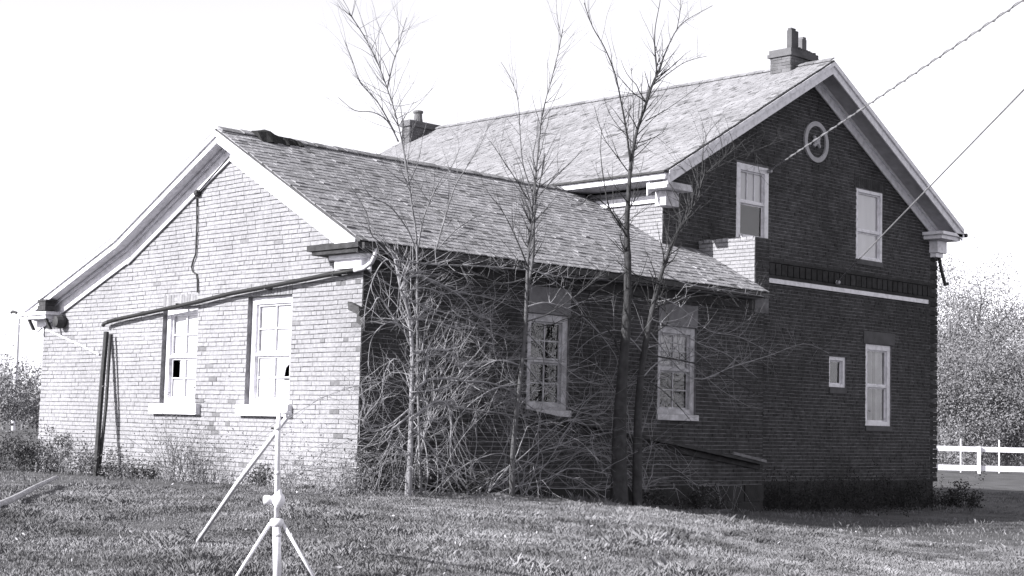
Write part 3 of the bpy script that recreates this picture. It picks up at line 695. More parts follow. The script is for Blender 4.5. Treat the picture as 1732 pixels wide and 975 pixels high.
def sapling(name, label, base_px, Yb, stems, bark, seed, twigs=(4, 7), lower=None, tw_len=0.6, group='bare trees along the side wall'):
    """stems: list of (pixel path, y start, y change, r0, r1)"""
    r = random.Random(seed); b = on(1, Yb, *base_px); b.z = ground_z(b.x, b.y)
    root = thing(name, label, 'tree', b, group)
    for si, (pix, Y0, dY, r0, r1, *bk) in enumerate(stems):
        bark_ = bk[0] if bk else bark
        path = pix_path(pix, Y0, dY, r)
        if si == 0: path[0] = Vector((path[0].x, path[0].y, ground_z(path[0].x, path[0].y)-0.05))
        path = smooth_path(path); n = len(path); mb = MB()
        mb.tube(path, [max(0.004, (r1+(r0-r1)*(1-i/(n-1))**(2.2 if si == 0 else 1.3))*r.uniform(0.93, 1.07)) for i in range(n)], 8 if r0 > 0.03 else 6, 1, True)
        nm = 'trunk' if si == 0 else 'limb'
        o = mb.build(nm, bark_, root, True); tw = MB()
        L = sum((path[i+1]-path[i]).length for i in range(n-1))
        lo = 0.35 if si == 0 else 0.12
        for _ in range(int(L*r.uniform(*twigs)/1.0)):
            i = r.randint(int(n*lo), n-2); d = (path[i+1]-path[i]).normalized()
            dd = (d*0.8+Vector((r.gauss(0, .7), r.gauss(0, .35), r.gauss(0.15, .4)))).normalized(); rr = r1+(r0-r1)*(1-i/n)**2
            twig(tw, path[i], dd, tw_len*r.uniform(0.4, 1.2), min(0.011, rr*0.6), 1, r, 0.3, 0.2, None, (1, 3), 4)
        tw.build('twigs', bark_, o, stuff=True)
    return root
Y1 = -0.95
def zz(pts, ox=600, oy=400, s=2.12): return [(ox+x/s, oy+y/s) for x, y in pts]
sapling('bare_tree', 'slender pale tree nearest the wing corner with gnarled low branches', (690, 838), Y1, [
    ([(690, 838), (693, 780), (695, 730), (696, 660), (697, 590), (690, 527), (678, 490), (670, 447), (662, 425)], Y1, 0.1, 0.052, 0.018),
    (zz([(165, 190), (200, 145), (260, 150), (380, 215), (430, 280), (480, 295)]), Y1, 0.25, 0.022, 0.008),
    (zz([(175, 200), (250, 185), (330, 215), (350, 260)]), Y1, -0.15, 0.014, 0.005),
    (zz([(200, 430), (230, 415), (290, 405), (350, 420), (390, 465), (520, 445), (640, 440), (750, 450)]), Y1, 0.45, 0.020, 0.008),
    (zz([(205, 600), (250, 520), (350, 510), (400, 520), (480, 525), (560, 555), (600, 590), (650, 625)]), Y1, 0.3, 0.024, 0.009),
    (zz([(200, 690), (235, 715), (290, 780), (320, 860), (300, 900)]), Y1, -0.2, 0.018, 0.006),
    (zz([(205, 650), (300, 590), (345, 640), (345, 800), (390, 850), (490, 900), (550, 870)]), Y1, -0.15, 0.018, 0.006),
    (zz([(200, 660), (300, 600), (400, 620), (560, 640), (700, 680)]), Y1, 0.4, 0.015, 0.006),
    (zz([(200, 640), (150, 680), (110, 720), (150, 760), (190, 790)]), Y1, 0.0, 0.018, 0.008),
    (zz([(195, 620), (120, 680), (60, 700), (30, 660), (90, 580), (110, 480)]), Y1, 0.2, 0.014, 0.005),
    (zz([(190, 280), (150, 300), (90, 220), (60, 260), (20, 300)]), Y1, 0.1, 0.013, 0.005),
    (zz([(195, 330), (230, 290), (290, 280), (370, 320), (385, 380)]), Y1, 0.2, 0.013, 0.005),
    (zz([(205, 560), (330, 540), (390, 470), (450, 400), (400, 380), (350, 420)]), Y1, 0.3, 0.013, 0.005),
    (zz([(200, 480), (140, 440), (100, 520), (130, 560), (60, 620)]), Y1, 0.2, 0.011, 0.004),
    (zz([(205, 700), (260, 660), (330, 690), (340, 760)]), Y1, -0.1, 0.013, 0.005),
    ([(673, 455), (700, 462), (760, 490), (830, 505), (890, 530)], Y1, 0.5, 0.014, 0.005),
    ([(680, 500), (720, 520), (790, 540), (850, 570), (900, 580)], Y1, 0.5, 0.014, 0.005),
    ([(690, 540), (740, 545), (800, 570), (850, 605), (870, 640)], Y1, 0.4, 0.013, 0.005),
    ([(668, 440), (720, 447), (800, 450), (890, 457), (960, 470), (1030, 472)], Y1, 0.6, 0.014, 0.005),
    ([(672, 450), (652, 440), (632, 470), (618, 520), (616, 560)], Y1, 0.2, 0.011, 0.004),
    ([(694, 560), (660, 545), (630, 570), (622, 620)], Y1, 0.2, 0.011, 0.004),
    ([(697, 620), (740, 600), (800, 640), (850, 690), (880, 740)], Y1, 0.4, 0.013, 0.005),
], 'pale_bark', 101, (12, 17), tw_len=0.6)
sapling('bare_tree', 'tall forked sapling rising past the wing eave left of the far chimney', (712, 836), -0.75, [
    ([(712, 836), (708, 700), (706, 560), (705, 415), (697, 350), (690, 300), (680, 240), (668, 190), (655, 150), (640, 110), (615, 60), (590, 22)], -0.75, -0.3, 0.024, 0.007),
    ([(655, 150), (664, 110), (672, 85), (680, 55), (688, 30)], -1.0, -0.1, 0.012, 0.005),
    ([(674, 240), (655, 205), (630, 190), (600, 187), (572, 165)], -0.95, 0.1, 0.012, 0.004),
    ([(668, 225), (640, 175), (610, 140), (595, 100), (583, 70)], -0.95, -0.2, 0.011, 0.004),
    ([(706, 425), (716, 370), (730, 335), (745, 305), (765, 280), (778, 250)], -0.8, -0.2, 0.016, 0.004),
    ([(737, 425), (752, 370), (770, 315), (788, 285), (815, 240), (828, 205)], -0.8, -0.2, 0.016, 0.004),
    ([(706, 430), (690, 390), (660, 350), (625, 330), (600, 290)], -0.8, -0.2, 0.012, 0.004),
    ([(742, 420), (770, 390), (810, 365), (850, 355)], -0.8, -0.2, 0.010, 0.004),
    ([(704, 470), (675, 430), (630, 400), (620, 360), (590, 310)], -0.8, -0.3, 0.014, 0.004),
], 'bark', 102, (6, 9), tw_len=0.85)
sapling('bare_tree', 'middle sapling of paired upright stems crossing the wing eave left of the windows', (866, 836), -0.9, [
    ([(866, 836), (868, 760), (878, 660), (888, 560), (893, 440), (898, 380), (905, 310), (912, 240), (918, 190), (934, 130), (945, 85), (952, 50)], -0.9, -0.25, 0.050, 0.006),
    ([(890, 500), (901, 440), (903, 390), (906, 340), (915, 300), (922, 260)], -0.95, -0.1, 0.028, 0.008),
    ([(900, 325), (885, 280), (880, 230), (876, 170), (862, 130), (847, 105)], -1.0, 0.2, 0.010, 0.004),
    ([(898, 345), (870, 300), (850, 270), (830, 240)], -1.0, -0.2, 0.010, 0.004),
    ([(905, 340), (930, 310), (960, 280), (985, 255)], -1.0, -0.2, 0.009, 0.004),
    ([(892, 450), (880, 420), (862, 380), (845, 350), (828, 330)], -1.0, -0.3, 0.014, 0.004),
    ([(893, 455), (850, 445), (800, 440), (770, 436)], -1.0, 0.1, 0.013, 0.004),
    ([(893, 470), (850, 480), (800, 460), (770, 440)], -0.95, 0.1, 0.013, 0.004),
    ([(888, 560), (850, 590), (820, 600), (780, 595)], -0.9, 0.2, 0.012, 0.004),
    ([(888, 545), (930, 530), (975, 500), (1010, 470), (1030, 450)], -0.9, 0.1, 0.013, 0.005),
    ([(888, 560), (930, 600), (980, 640), (1022, 652)], -0.9, 0.4, 0.013, 0.004, 'brush_bark'),
    ([(890, 520), (930, 513), (990, 540), (1040, 600), (1046, 640)], -0.9, 0.3, 0.014, 0.004, 'brush_bark'),
    ([(884, 610), (920, 655), (962, 690), (1010, 702), (1030, 690)], -0.9, 0.4, 0.013, 0.004, 'brush_bark'),
    ([(892, 455), (930, 470), (970, 505), (1010, 560)], -0.9, 0.4, 0.012, 0.004, 'brush_bark'),
    ([(884, 620), (840, 610), (790, 640), (750, 690)], -0.9, 0.3, 0.013, 0.004, 'brush_bark'),
    ([(880, 650), (830, 660), (780, 700), (760, 750)], -0.9, 0.3, 0.012, 0.004, 'brush_bark'),
], 'mid_bark', 103, (6, 9), tw_len=0.8)
sapling('bare_tree', 'large dark-trunked forked tree between the two shaded wing windows', (1048, 838), -0.9, [
    ([(1048, 838), (1047, 780), (1049, 700), (1054, 620), (1060, 540), (1062, 450), (1060, 390), (1063, 330), (1068, 270), (1078, 220), (1090, 185), (1103, 145), (1112, 125)], -0.9, -0.35, 0.150, 0.018),
    ([(1066, 275), (1060, 225), (1052, 180), (1040, 125), (1022, 80), (1002, 45), (988, 5)], -1.15, -0.1, 0.018, 0.006),
    ([(1112, 128), (1108, 90), (1108, 50), (1116, 5), (1120, -30)], -1.25, -0.1, 0.014, 0.005),
    ([(1112, 125), (1125, 90), (1145, 50), (1165, 32), (1205, 10)], -1.25, 0.1, 0.013, 0.004),
    ([(1145, 50), (1150, 20), (1152, -20)], -1.25, 0.1, 0.008, 0.004),
    ([(1104, 145), (1130, 125), (1160, 105), (1196, 95)], -1.25, 0.1, 0.010, 0.004),
    ([(1092, 205), (1120, 190), (1150, 170), (1190, 140)], -1.2, 0.1, 0.009, 0.003),
    ([(1060, 400), (1045, 375), (1030, 350), (1022, 310), (1016, 260), (1018, 215)], -1.1, -0.1, 0.020, 0.004),
    ([(1062, 290), (1040, 260), (1020, 230), (1005, 180)], -1.1, -0.1, 0.010, 0.003),
    ([(1068, 280), (1072, 220), (1070, 150), (1068, 115)], -1.1, -0.1, 0.008, 0.003),
    ([(1030, 352), (1000, 330), (985, 345), (965, 348)], -1.1, -0.1, 0.010, 0.003),
    ([(1054, 620), (1040, 575), (1015, 545), (985, 535), (955, 540), (925, 555)], -1.0, 0.1, 0.022, 0.007),
    ([(1060, 460), (1030, 480), (1000, 500), (970, 530)], -1.1, -0.1, 0.013, 0.005),
], 'dark_bark', 104, (5, 8), tw_len=0.8)
sapling('bare_tree', 'leaning sapling reaching from the second shaded window up to the gable', (1078, 838), -1.0, [
    ([(1078, 838), (1078, 760), (1080, 690), (1086, 620), (1100, 540), (1114, 480), (1128, 435), (1145, 395), (1165, 365), (1182, 330), (1190, 300), (1215, 275), (1250, 247)], -1.0, 0.0, 0.090, 0.010),
    ([(1250, 247), (1262, 236), (1274, 245), (1281, 270), (1284, 292)], -1.0, 0.1, 0.009, 0.004),
    ([(1190, 300), (1188, 270), (1195, 230), (1220, 200)], -1.0, 0.0, 0.010, 0.004),
    ([(1168, 362), (1172, 320), (1160, 290), (1135, 275)], -1.0, 0.0, 0.012, 0.004),
    ([(1198, 292), (1240, 270), (1290, 250), (1330, 235)], -1.0, 0.0, 0.009, 0.004),
    ([(1114, 480), (1085, 470), (1060, 455), (1040, 440)], -1.0, -0.1, 0.014, 0.005),
    ([(1105, 520), (1140, 510), (1200, 500), (1250, 520), (1285, 535)], -1.0, 0.5, 0.014, 0.005),
    ([(1092, 600), (1150, 610), (1210, 625), (1260, 655), (1290, 668), (1340, 660)], -1.0, 0.4, 0.013, 0.005),
    ([(1096, 570), (1130, 545), (1118, 520), (1080, 505)], -1.0, 0.1, 0.014, 0.005),
    ([(1086, 640), (1120, 660), (1150, 690), (1175, 720)], -1.0, 0.2, 0.011, 0.004),
    ([(1100, 540), (1140, 555), (1180, 580), (1230, 600), (1282, 640)], -1.0, 0.7, 0.012, 0.004, 'brush_bark'),
    ([(1110, 500), (1150, 520), (1200, 560), (1250, 570), (1312, 602)], -1.0, 0.7, 0.012, 0.004, 'brush_bark'),
    ([(1086, 640), (1120, 610), (1170, 620), (1220, 660), (1270, 690)], -1.0, 0.7, 0.012, 0.004, 'brush_bark'),
    ([(1120, 460), (1160, 480), (1220, 490), (1292, 502)], -1.0, 0.6, 0.011, 0.004, 'brush_bark'),
    ([(1090, 590), (1140, 580), (1190, 605), (1232, 655)], -1.0, 0.6, 0.011, 0.004, 'brush_bark'),
    ([(1098, 560), (1170, 640), (1240, 620), (1300, 602), (1360, 582), (1402, 598)], -1.0, 0.7, 0.011, 0.003, 'brush_bark'),
    ([(1090, 600), (1050, 560), (1005, 570), (970, 600)], -1.0, 0.5, 0.011, 0.004, 'brush_bark'),
], 'dark_bark', 105, (6, 9), tw_len=0.75)

# tangled bare shrubs against the shaded wall
def tangle(label, cx, n, seed, spread, h, bark, Y=-0.6, ymin=-0.85):
    r = random.Random(seed); b = Vector((cx, Y, ground_z(cx, Y))); root = thing('bare_shrub', label, 'shrub', b, 'tangled shrubs against the shaded wall')
    mb = MB(); tw = MB()
    for _ in range(n):
        p = b+Vector((r.uniform(-.25, .25), r.uniform(-.15, .15), -0.05)); d = Vector((r.uniform(-1, 1)*spread, r.uniform(-.25, .2), r.uniform(0.5, 1.4))).normalized()
        L = h*r.uniform(0.6, 1.2); k = 12; path = [p]; ds = []
        for i in range(k):
            d = (d+rv(r)*0.17+Vector((0, 0, -0.13))).normalized()
            q = path[-1]+d*L/k; q.y = max(min(q.y, -0.07), ymin); q.z = max(q.z, 0.05); path.append(q); ds.append(d)
        path = smooth_path(path, 2); r0 = r.uniform(0.005, 0.010); m = len(path)
        mb.tube(path, [r0*(1-0.7*i/m) for i in range(m)], 5, r.uniform(0.8, 1.15))
        for _ in range(r.randint(9, 15)):
            i = r.randint(m//3, m-1); dd = (ds[min(i//2, k-1)]+rv(r)*0.7).normalized(); dd.y *= 0.4
            twig(tw, path[i], dd, L*r.uniform(0.10, 0.30), r0*0.5, 1, r, 0.6, -0.1, None, (1, 3), 4)
    mb.build('stems', bark, root, True, True); tw.build('twigs', bark, root, stuff=True)
TB = 'brush_bark'
tangle('tangled leafless shrub at the shaded wall between corner and pale tree', 0.75, 13, 201, 0.5, 3.6, TB)
tangle('widest tangled leafless shrub beneath the first shaded window', 1.8, 16, 202, 1.1, 4.4, TB)
tangle('tangled leafless shrub under the left half of the sloping board', 3.0, 14, 203, 0.8, 4.0, TB, -0.22, -0.36)
tangle('tangled thin shrub behind the dark-trunked tree under the second shaded window', 6.0, 12, 205, 0.9, 3.8, TB, -0.2, -0.32)

# ------------------------------------------------------------------ leafy weeds and bushes
def leaf(mb, p, size, r, up=0.3, t=None):
    a = rv(r).normalized(); b = a.cross(rv(r)).normalized(); L = size*r.uniform(0.7, 1.3); wd = L*r.uniform(0.35, 0.5)
    mb.face([p-a*L*0.5, p+b*wd*0.5, p+a*L*0.5, p-b*wd*0.5], t if t else r.uniform(0.55, 1.5))
def bush(name, label, base, n, h, spread, leafn, lsize, seed, lm='leaf', bark='dry', group='weeds along the sunlit wall', flat=1.0, cat='bush'):
    r = random.Random(seed); b = Vector((base[0], base[1], ground_z(base[0], base[1]))); root = thing(name, label, cat, b, group)
    mb = MB(); lf = MB(); tips = []
    for _ in range(n):
        p = b+Vector((r.gauss(0, spread*0.45), r.gauss(0, spread*0.45), -0.04)); d = Vector((r.gauss(0, 0.35), r.gauss(0, 0.35), 1))
        twig(mb, p, d, h*r.uniform(0.45, 1.1), 0.008, 2, r, 0.5, 0.15, tips, (2, 3), 4)
    for _ in range(leafn):
        p = r.choice(tips)+rv(r)*0.05*(1+h*0.3); p.z = max(p.z, b.z+0.02); leaf(lf, p, lsize*0.75, r)
    mb.build('stems', bark, root, stuff=True); lf.build('foliage', lm, root, stuff=True)
def base_at(x, y):
    p = on_ground(x, y)
    if x < 612 and p.x > -0.35: p = on(0, -0.40, x, y)
    if x >= 612 and p.y > -0.35: p = on(1, -0.40, x, y)
    return (p.x, p.y)
G2 = 'dark bushes at the left of the sunlit wall'
specs = [
    ('leafy_bush', 'dark dense bush at the far left edge of the lawn', (10, 795), 20, 0.55, 0.8, 2600, 0.07, 'dark_leaf', G2),
    ('leafy_bush', 'dark dense bush below the left corner of the sunlit gable', (62, 798), 20, 0.55, 0.7, 2600, 0.07, 'dark_leaf', G2),
    ('leafy_bush', 'twiggy grey bush just right of the gable left corner', (110, 795), 16, 0.50, 0.5, 1500, 0.06, 'leaf', G2),
    ('leafy_bush', 'low bush at the foot of the dark leaning pipes', (168, 800), 14, 0.34, 0.5, 1400, 0.06, 'dark_leaf', None),
    ('leafy_bush', 'low dark bush midway between leaning pipes and first window', (228, 800), 14, 0.28, 0.45, 1200, 0.06, 'dark_leaf', None),
    ('tall_weed', 'tall twiggy weed clump under the sunlit window with the narrow hole', (300, 803), 36, 1.15, 0.42, 900, 0.05, 'leaf', None),
    ('tall_weed', 'weed clump between the two sunlit windows', (350, 806), 16, 0.55, 0.35, 800, 0.05, 'leaf', None),
    ('leafy_bush', 'small dark weed tuft left of the white stand', (440, 822), 12, 0.25, 0.28, 900, 0.06, 'dark_leaf', None),
    ('tall_weed', 'dry weed stalks directly behind the white stand', (500, 825), 18, 0.60, 0.35, 500, 0.05, 'dry', None),
    ('tall_weed', 'dry weed stalks left of the near house corner', (545, 830), 20, 0.60, 0.35, 500, 0.05, 'dry', None),
    ('tall_weed', 'ragged weeds growing right at the near house corner', (598, 838), 18, 0.55, 0.35, 600, 0.05, 'leaf', None),
    ('leafy_bush', 'dark ragged undergrowth at the foot of the pale tree', (650, 838), 16, 0.50, 0.4, 1200, 0.06, 'dark_leaf', None),
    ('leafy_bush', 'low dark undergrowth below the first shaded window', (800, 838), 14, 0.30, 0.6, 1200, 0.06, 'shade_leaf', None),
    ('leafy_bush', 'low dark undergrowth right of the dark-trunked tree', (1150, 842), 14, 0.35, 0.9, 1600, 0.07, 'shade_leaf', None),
]
for i, (nm, lb, px, n, h, sp, ln, ls, m, g) in enumerate(specs):
    bush(nm, lb, base_at(*px), n, h, sp, ln, ls, 300+i, m, 'dry' if m == 'dry' else 'bark', g or 'weeds along the house walls')
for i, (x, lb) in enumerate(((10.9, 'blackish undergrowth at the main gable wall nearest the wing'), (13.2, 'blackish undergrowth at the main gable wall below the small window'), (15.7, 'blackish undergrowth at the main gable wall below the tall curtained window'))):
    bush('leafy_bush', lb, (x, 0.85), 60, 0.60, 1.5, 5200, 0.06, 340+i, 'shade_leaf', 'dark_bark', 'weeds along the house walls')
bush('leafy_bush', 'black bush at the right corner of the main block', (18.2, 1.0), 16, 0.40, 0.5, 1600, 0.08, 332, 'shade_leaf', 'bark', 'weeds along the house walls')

# ------------------------------------------------------------------ distant trees
def leafy_tree(label, base, h, rad, seed, n=3500, ls=0.22, lm='autumn', group='autumn trees beyond the fence', zlow=0.15):
    r = random.Random(seed); b = Vector((base[0], base[1], ground_z(*base))); root = thing('leafy_tree', label, 'tree', b, group)
    mb = MB(); tips = []
    mb.tube([b-Vector((0, 0, .1)), b+Vector((r.uniform(-.1, .1), 0, h*0.3)), b+Vector((r.uniform(-.3, .3), 0, h*0.7))], [h*0.022, h*0.016, h*0.006], 7)
    for k in range(16):
        p = b+Vector((0, 0, h*r.uniform(0.15, 0.6))); d = Vector((r.gauss(0, 1), r.gauss(0, 1), r.uniform(0.3, 1.2)))
        twig(mb, p, d, rad*r.uniform(0.6, 1.1), h*0.008, 2, r, 0.4, 0.2, tips, (2, 4), 4)
    mb.build('trunk', 'bark', root); lf = MB(); cl = []
    for _ in range(110):
        q = rv(r).normalized()*r.random()**0.4; cl.append(b+Vector((q.x*rad, q.y*rad, h*(zlow+(1-zlow)*0.5*(1+q.z)))))
    for _ in range(n):
        c = r.choice(cl) if r.random() < 0.8 else r.choice(tips); leaf(lf, c+rv(r)*rad*0.13, ls, r, 0.3, r.uniform(0.85, 1.15))
    lf.build('crown', lm, root, stuff=True)
for i, (x, y, dpt, h, rad, lb) in enumerate([
    (1608, 470, 88, 11.6, 3.6, 'pale autumn tree showing just beyond the right house corner'),
    (1655, 440, 94, 12.6, 4.0, 'tallest pale autumn tree behind the white fence'),
    (1700, 560, 84, 8.0, 3.2, 'lower bushy tree behind the fence near the right edge'),
    (1752, 520, 90, 10.2, 3.8, 'autumn tree cut by the right edge of the picture'),
    (1585, 520, 98, 11.5, 3.6, 'autumn tree mostly hidden behind the right house corner'),
    (1632, 600, 80, 6.0, 2.8, 'low bushy tree nearest the fence behind its left half'),
    (1728, 600, 79, 6.2, 2.8, 'low bushy tree nearest the fence at the right'),
    (1860, 520, 92, 9.5, 4.0, 'autumn tree just outside the right edge of the picture')]):
    p = at_depth(x, 740, dpt); leafy_tree(lb, (p.x, p.y), h, rad, 400+i, 26000, 0.13, zlow=-0.04)
for i, (x, dpt, h, rad, lb) in enumerate([
    (-6, 95, 4.6, 2.2, 'hazy distant tree at the left edge of the picture'), (38, 105, 4.4, 2.0, 'hazy distant tree beside the utility pole'), (62, 90, 2.6, 1.6, 'hazy distant shrub against the left house corner'), (18, 85, 2.4, 1.7, 'hazy distant shrub in front of the utility pole')]):
    p = at_depth(x, 720, dpt); leafy_tree(lb, (p.x, p.y), h, rad, 420+i, 2600, 0.18, 'autumn', 'distant trees at the left')

# ------------------------------------------------------------------ fence, pole, wires
FD, FZ = 70, -0.55
fa, fb = at_depth(1540, 795, FD), at_depth(2060, 795, FD); fa.z = fb.z = FZ
fence = thing('board_fence', 'white two-rail board fence beyond the right end of the house', 'fence', (fa+fb)*0.5)
fd = (fb-fa).normalized(); fn = Vector((0, 0, 1)).cross(fd)
for z0, hh in ((0.12, 0.24), (0.96, 0.22)):
    MB().beam(fa+Vector((0, 0, z0)), fb+Vector((0, 0, z0)), fn*0.04, (0, 0, hh)).build('rail', 'fence', fence)
for k in range(7):
    p = at_depth(1575+k*80, 795, FD); p.z = FZ
    MB().beam(p-fn*0.13-fd*0.06-Vector((0, 0, .1)), p-fn*0.13-fd*0.06+Vector((0, 0, 1.2)), fd*0.12, fn*0.12).build('post', 'fence', fence)
for x in (1625, 1690):
    p = at_depth(x, 795, FD+2); p.z = FZ
    o = MB().tube([p-Vector((0, 0, .1)), p+Vector((0, 0, 1.5))], 0.035, 6).build('stake', 'fence')
    o.location = (0, 0, 0); tag(o, 'thin white stake %s behind the fence' % ('nearest the house' if x == 1625 else 'farther from the house'), 'stake', 'stakes behind the fence')
pb = at_depth(22, 725, 100); pb.z = 0; pole = thing('utility_pole', 'pale distant utility pole with crossarms at the left edge', 'pole', pb)
MB().tube([pb-Vector((0, 0, .2)), pb+Vector((0, 0, 7.0))], [0.15, 0.10], 8).build('shaft', 'fence', pole)
for z in (6.0, 6.6):
    h = Vector((math.cos(YAW), -math.sin(YAW), 0)); MB().beam(pb-h*0.9+Vector((0, -.1, z)), pb+h*0.9+Vector((0, -.1, z)), (0, 0.1, 0), (0, 0, 0.08)).build('crossarm', 'fence', pole)
def wire(label, a, far_px, far_d, rad, sag, twist):
    b = at_depth(*far_px, far_d); b = a+(b-a)*1.5; mb = MB(); n = 60; pts = []
    for i in range(n+1):
        t = i/n; pts.append(a.lerp(b, t)-Vector((0, 0, 4*sag*t*(1-t))))
    mb.tube(pts, rad, 5)
    if twist:
        q = []
        for i in range(361):
            t = i/360; p = a.lerp(b, t)-Vector((0, 0, 4*sag*t*(1-t))); q.append(p+Vector((0.0, 0.022*math.cos(i*0.7), 0.022*math.sin(i*0.7))))
        mb.tube(q, rad*0.7, 4)
    o = tag(mb.build('service_wire', 'wire'), label, 'wire', 'overhead service wires')
    mb = MB(); mb.lathe(a-Vector((0, 0.06, 0)), [(0, -0.02), (0.03, -0.02), (0.045, 0.0), (0.03, 0.025), (0.045, 0.05), (0.03, 0.075), (0.02, 0.09)], 10, (0, 1, 0)); mb.build('insulator', 'vent_ring', o)
wire('twisted overhead wire running up from the upper left window past the gable edge', on(1, YM-0.03, 1300, 290), (1790, -42), 20, 0.011, 0.02, True)
wire('single overhead wire running from above the string course to the right edge', on(1, YM-0.06, 1415, 478), (1790, 92), 20, 0.013, 0.0, False)

# ------------------------------------------------------------------ leaning pipes and things on the lawn
p0 = on(0, -0.10, 180, 562); p1 = on(0, -0.45, 163, 772); p1.z = ground_z(p1.x, p1.y)-0.05
o = MB().tube([p0, p0.lerp(p1, .5)+Vector((0, 0.02, 0)), p1], 0.045, 8).build('leaning_pipe', 'dark_metal'); tag(o, 'thicker dark rusty pipe leaning on the sunlit gable', 'pipe', 'dark pipes leaning on the gable')
p0 = on(0, -0.10, 187, 566); p1 = on(0, -0.35, 168, 772); p1.z = ground_z(p1.x, p1.y)-0.05
o = MB().tube([p0, p0.lerp(p1, .5)-Vector((0, 0.05, 0)), p1], 0.028, 8).build('leaning_pipe', 'dark_metal'); tag(o, 'thinner dark pipe leaning on the gable right of the thicker one', 'pipe', 'dark pipes leaning on the gable')
# white stand
D = 12.0
top = at_depth(472, 696, D); g0 = at_depth(469, 1010, D); gz = ground_z(g0.x, g0.y)
stand = thing('pipe_stand', 'white enamelled pipe stand with ball joint, splayed legs and long slanting prop', 'stand', (g0.x, g0.y, gz))
pc = at_depth(468, 880, D)
MB().tube([(g0.x, g0.y, gz-0.1), pc], 0.031, 12).build('lower_post', 'white_enamel', stand, True)
MB().tube([pc, at_depth(470, 740, D), top], [0.020, 0.019, 0.016], 10).build('upper_post', 'white_enamel', stand, True)
q = at_depth(471, 846, D); mb = MB(); mb.lathe(q, [(0.012, -0.062), (0.03, -0.050), (0.048, -0.022), (0.051, 0.004), (0.044, 0.030), (0.026, 0.052), (0.02, 0.085)], 20); ball = mb.build('ball_joint', 'white_enamel', stand, True)
h = -RGT; mb = MB(); mb.lathe(q, [(0.030, 0.03), (0.032, 0.06), (0.036, 0.064), (0.036, 0.105), (0.028, 0.112), (0, 0.112)], 14, h); mb.build('knob', 'white_enamel', ball, True)
mb = MB(); mb.lathe(at_depth(468, 889, D), [(0.032, -0.01), (0.05, 0.0), (0.054, 0.02), (0.05, 0.045), (0.030, 0.055)], 16); mb.build('collar', 'white_enamel', stand, True)
for x, y, dd in ((385, 1014, -0.12), (545, 1014, -0.05), (474, 1005, 0.55)):
    f = at_depth(x, y, D+dd); f.z = ground_z(f.x, f.y)-0.05
    s = at_depth(457 if x < 460 else (478 if x > 500 else 468), 885, D); MB().tube([s, f], 0.013, 8).build('leg', 'white_enamel', stand, True)
pf = on_ground(330, 918); pt = at_depth(490, 700, D)
MB().tube([pf-Vector((0, 0, .03)), pf.lerp(pt, 0.5)+Vector((0, 0, 0.015)), pt], [0.020, 0.021, 0.018], 10).build('slanting_prop', 'white_enamel', stand, True)
MB().tube([top, pt], 0.014, 8).build('crosspiece', 'white_enamel', stand, True)
for yy, rr in ((725, 0.024), (800, 0.025), (905, 0.036)):
    mb = MB(); mb.lathe(at_depth(469, yy, D), [(rr-0.008, -0.012), (rr, -0.010), (rr, 0.010), (rr-0.008, 0.012)], 14); cl = mb.build('clamp_ring', 'metal', stand, True)
    q = at_depth(469, yy, D)-RGT*rr; MB().tube([q, q-RGT*0.022], 0.007, 6).build('clamp_bolt', 'dark_metal', cl)
# fallen branch at the left edge
r = random.Random(77); ps = [on_ground(x, y)+Vector((0, 0, zo)) for x, y, zo in ((-40, 878, 0.06), (5, 862, 0.07), (35, 850, 0.09), (60, 838, 0.11), (95, 823, 0.13))]
mb = MB(); mb.tube(smooth_path(ps), [0.05-0.0014*i for i in range(17)], 8); o = mb.build('fallen_branch', 'pale_wood', None, True); tag(o, 'pale bent fallen branch lying on the grass at the left edge', 'branch')

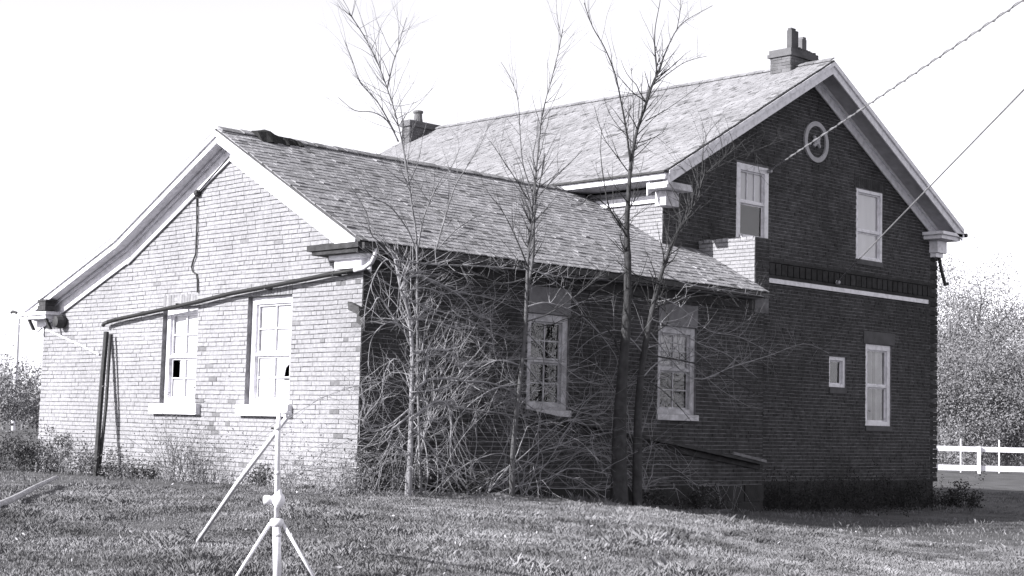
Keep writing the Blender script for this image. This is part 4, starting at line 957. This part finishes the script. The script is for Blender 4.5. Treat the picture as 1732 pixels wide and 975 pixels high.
# ------------------------------------------------------------------ grass and fallen leaves
def lawn():
    nr = np.random.default_rng(5)
    def vnoise(x, y, s, seed):
        q = np.random.default_rng(seed).random((64, 64)); u, v = (x*s) % 64, (y*s) % 64; i, j = u.astype(int), v.astype(int); fu, fv = u-i, v-j
        fu = fu*fu*(3-2*fu); fv = fv*fv*(3-2*fv); i1, j1 = (i+1) % 64, (j+1) % 64
        return (q[i, j]*(1-fu)+q[i1, j]*fu)*(1-fv)+(q[i, j1]*(1-fu)+q[i1, j1]*fu)*fv
    def place(N, d0, d1, half):
        d = np.sqrt(nr.uniform(d0*d0, d1*d1, N)); a = YAW+nr.uniform(-half, half, N)
        x = CAM.x+d*np.sin(a); y = CAM.y+d*np.cos(a); ok = ~((x > -0.02) & (y > -0.02) & (x < X1+.3) & ~((x > LW) & (y < YM)))
        return x[ok], y[ok]
    xs, ys = [], []
    for N, d0, d1, hf in ((1000000, 11.0, 24, 0.42), (130000, 24, 50, 0.43)):
        x, y = place(N, d0, d1, hf); xs.append(x); ys.append(y)
    x = np.concatenate(xs); y = np.concatenate(ys)
    pn = 0.55*vnoise(x, y, 1.3, 1)+0.30*vnoise(x, y, 4.1, 2)+0.15*vnoise(x, y, 0.35, 3)
    keep = nr.random(len(x)) < np.clip(0.25+1.6*(pn-0.22), 0.12, 1); x, y, pn = x[keep], y[keep], pn[keep]; N = len(x)
    gz = ground_np(x, y)
    dist = np.hypot(x-CAM.x, y-CAM.y)
    h = (0.014+0.085*np.clip(pn, 0, 1)**1.8*nr.uniform(0.4, 1.4, N)); h = h*np.where(nr.random(N) < 0.01, 1.5, 1.0)*(0.75+0.9*np.clip(vnoise(x, y, 2.7, 14)-0.45, 0, 1)*2); wd = 0.0016+0.00007*dist
    th = nr.uniform(0, 2*np.pi, N); ln = nr.uniform(0.1, 0.9, N)*h; la = nr.uniform(0, 2*np.pi, N)
    V = np.empty((N, 4, 3), np.float32)
    c, s = np.cos(th)*wd, np.sin(th)*wd
    V[:, 0] = np.stack([x-c, y-s, gz-0.01], 1); V[:, 1] = np.stack([x+c, y+s, gz-0.01], 1)
    mx, my = x+np.cos(la)*ln*0.35, y+np.sin(la)*ln*0.35
    V[:, 2] = np.stack([mx+c*0.8, my+s*0.8, gz+h*0.65], 1)
    V[:, 3] = np.stack([x+np.cos(la)*ln, y+np.sin(la)*ln, gz+h], 1)
    F = (np.arange(N)[:, None]*4+np.array([[0, 1, 2, 0, 2, 3]])).reshape(-1).astype(np.int32)
    me = bpy.data.meshes.new('grass'); me.vertices.add(N*4); me.vertices.foreach_set('co', V.reshape(-1))
    me.loops.add(len(F)); me.loops.foreach_set('vertex_index', F); me.polygons.add(N*2)
    me.polygons.foreach_set('loop_start', np.arange(0, N*6, 3, dtype=np.int32)); me.polygons.foreach_set('loop_total', np.full(N*2, 3, np.int32))
    me.update(); me.validate(); me.materials.append(MAT['grass'])
    tn = np.repeat((nr.uniform(0.75, 1.25, N)*(0.30+0.80*vnoise(x, y, 1.1, 9)+0.65*vnoise(x, y, 3.3, 10))).astype(np.float32), 2)
    at = me.attributes.new('tone', 'FLOAT', 'FACE'); at.data.foreach_set('value', tn)
    o = bpy.data.objects.new('grass', me); COL.objects.link(o); o['kind'] = 'stuff'; tag(o, 'rough patchy lawn grass in front of the house', 'grass')
    x, y = place(700, 11.5, 25, 0.37); mb = MB(); r = random.Random(3)
    for a, b in zip(x, y): leaf(mb, Vector((a, b, ground_z(a, b)+r.uniform(0.02, 0.06))), 0.045, r)
    o = mb.build('fallen_leaves', 'litter'); o['kind'] = 'stuff'; tag(o, 'pale fallen leaves scattered over the lawn', 'leaves')
lawn()
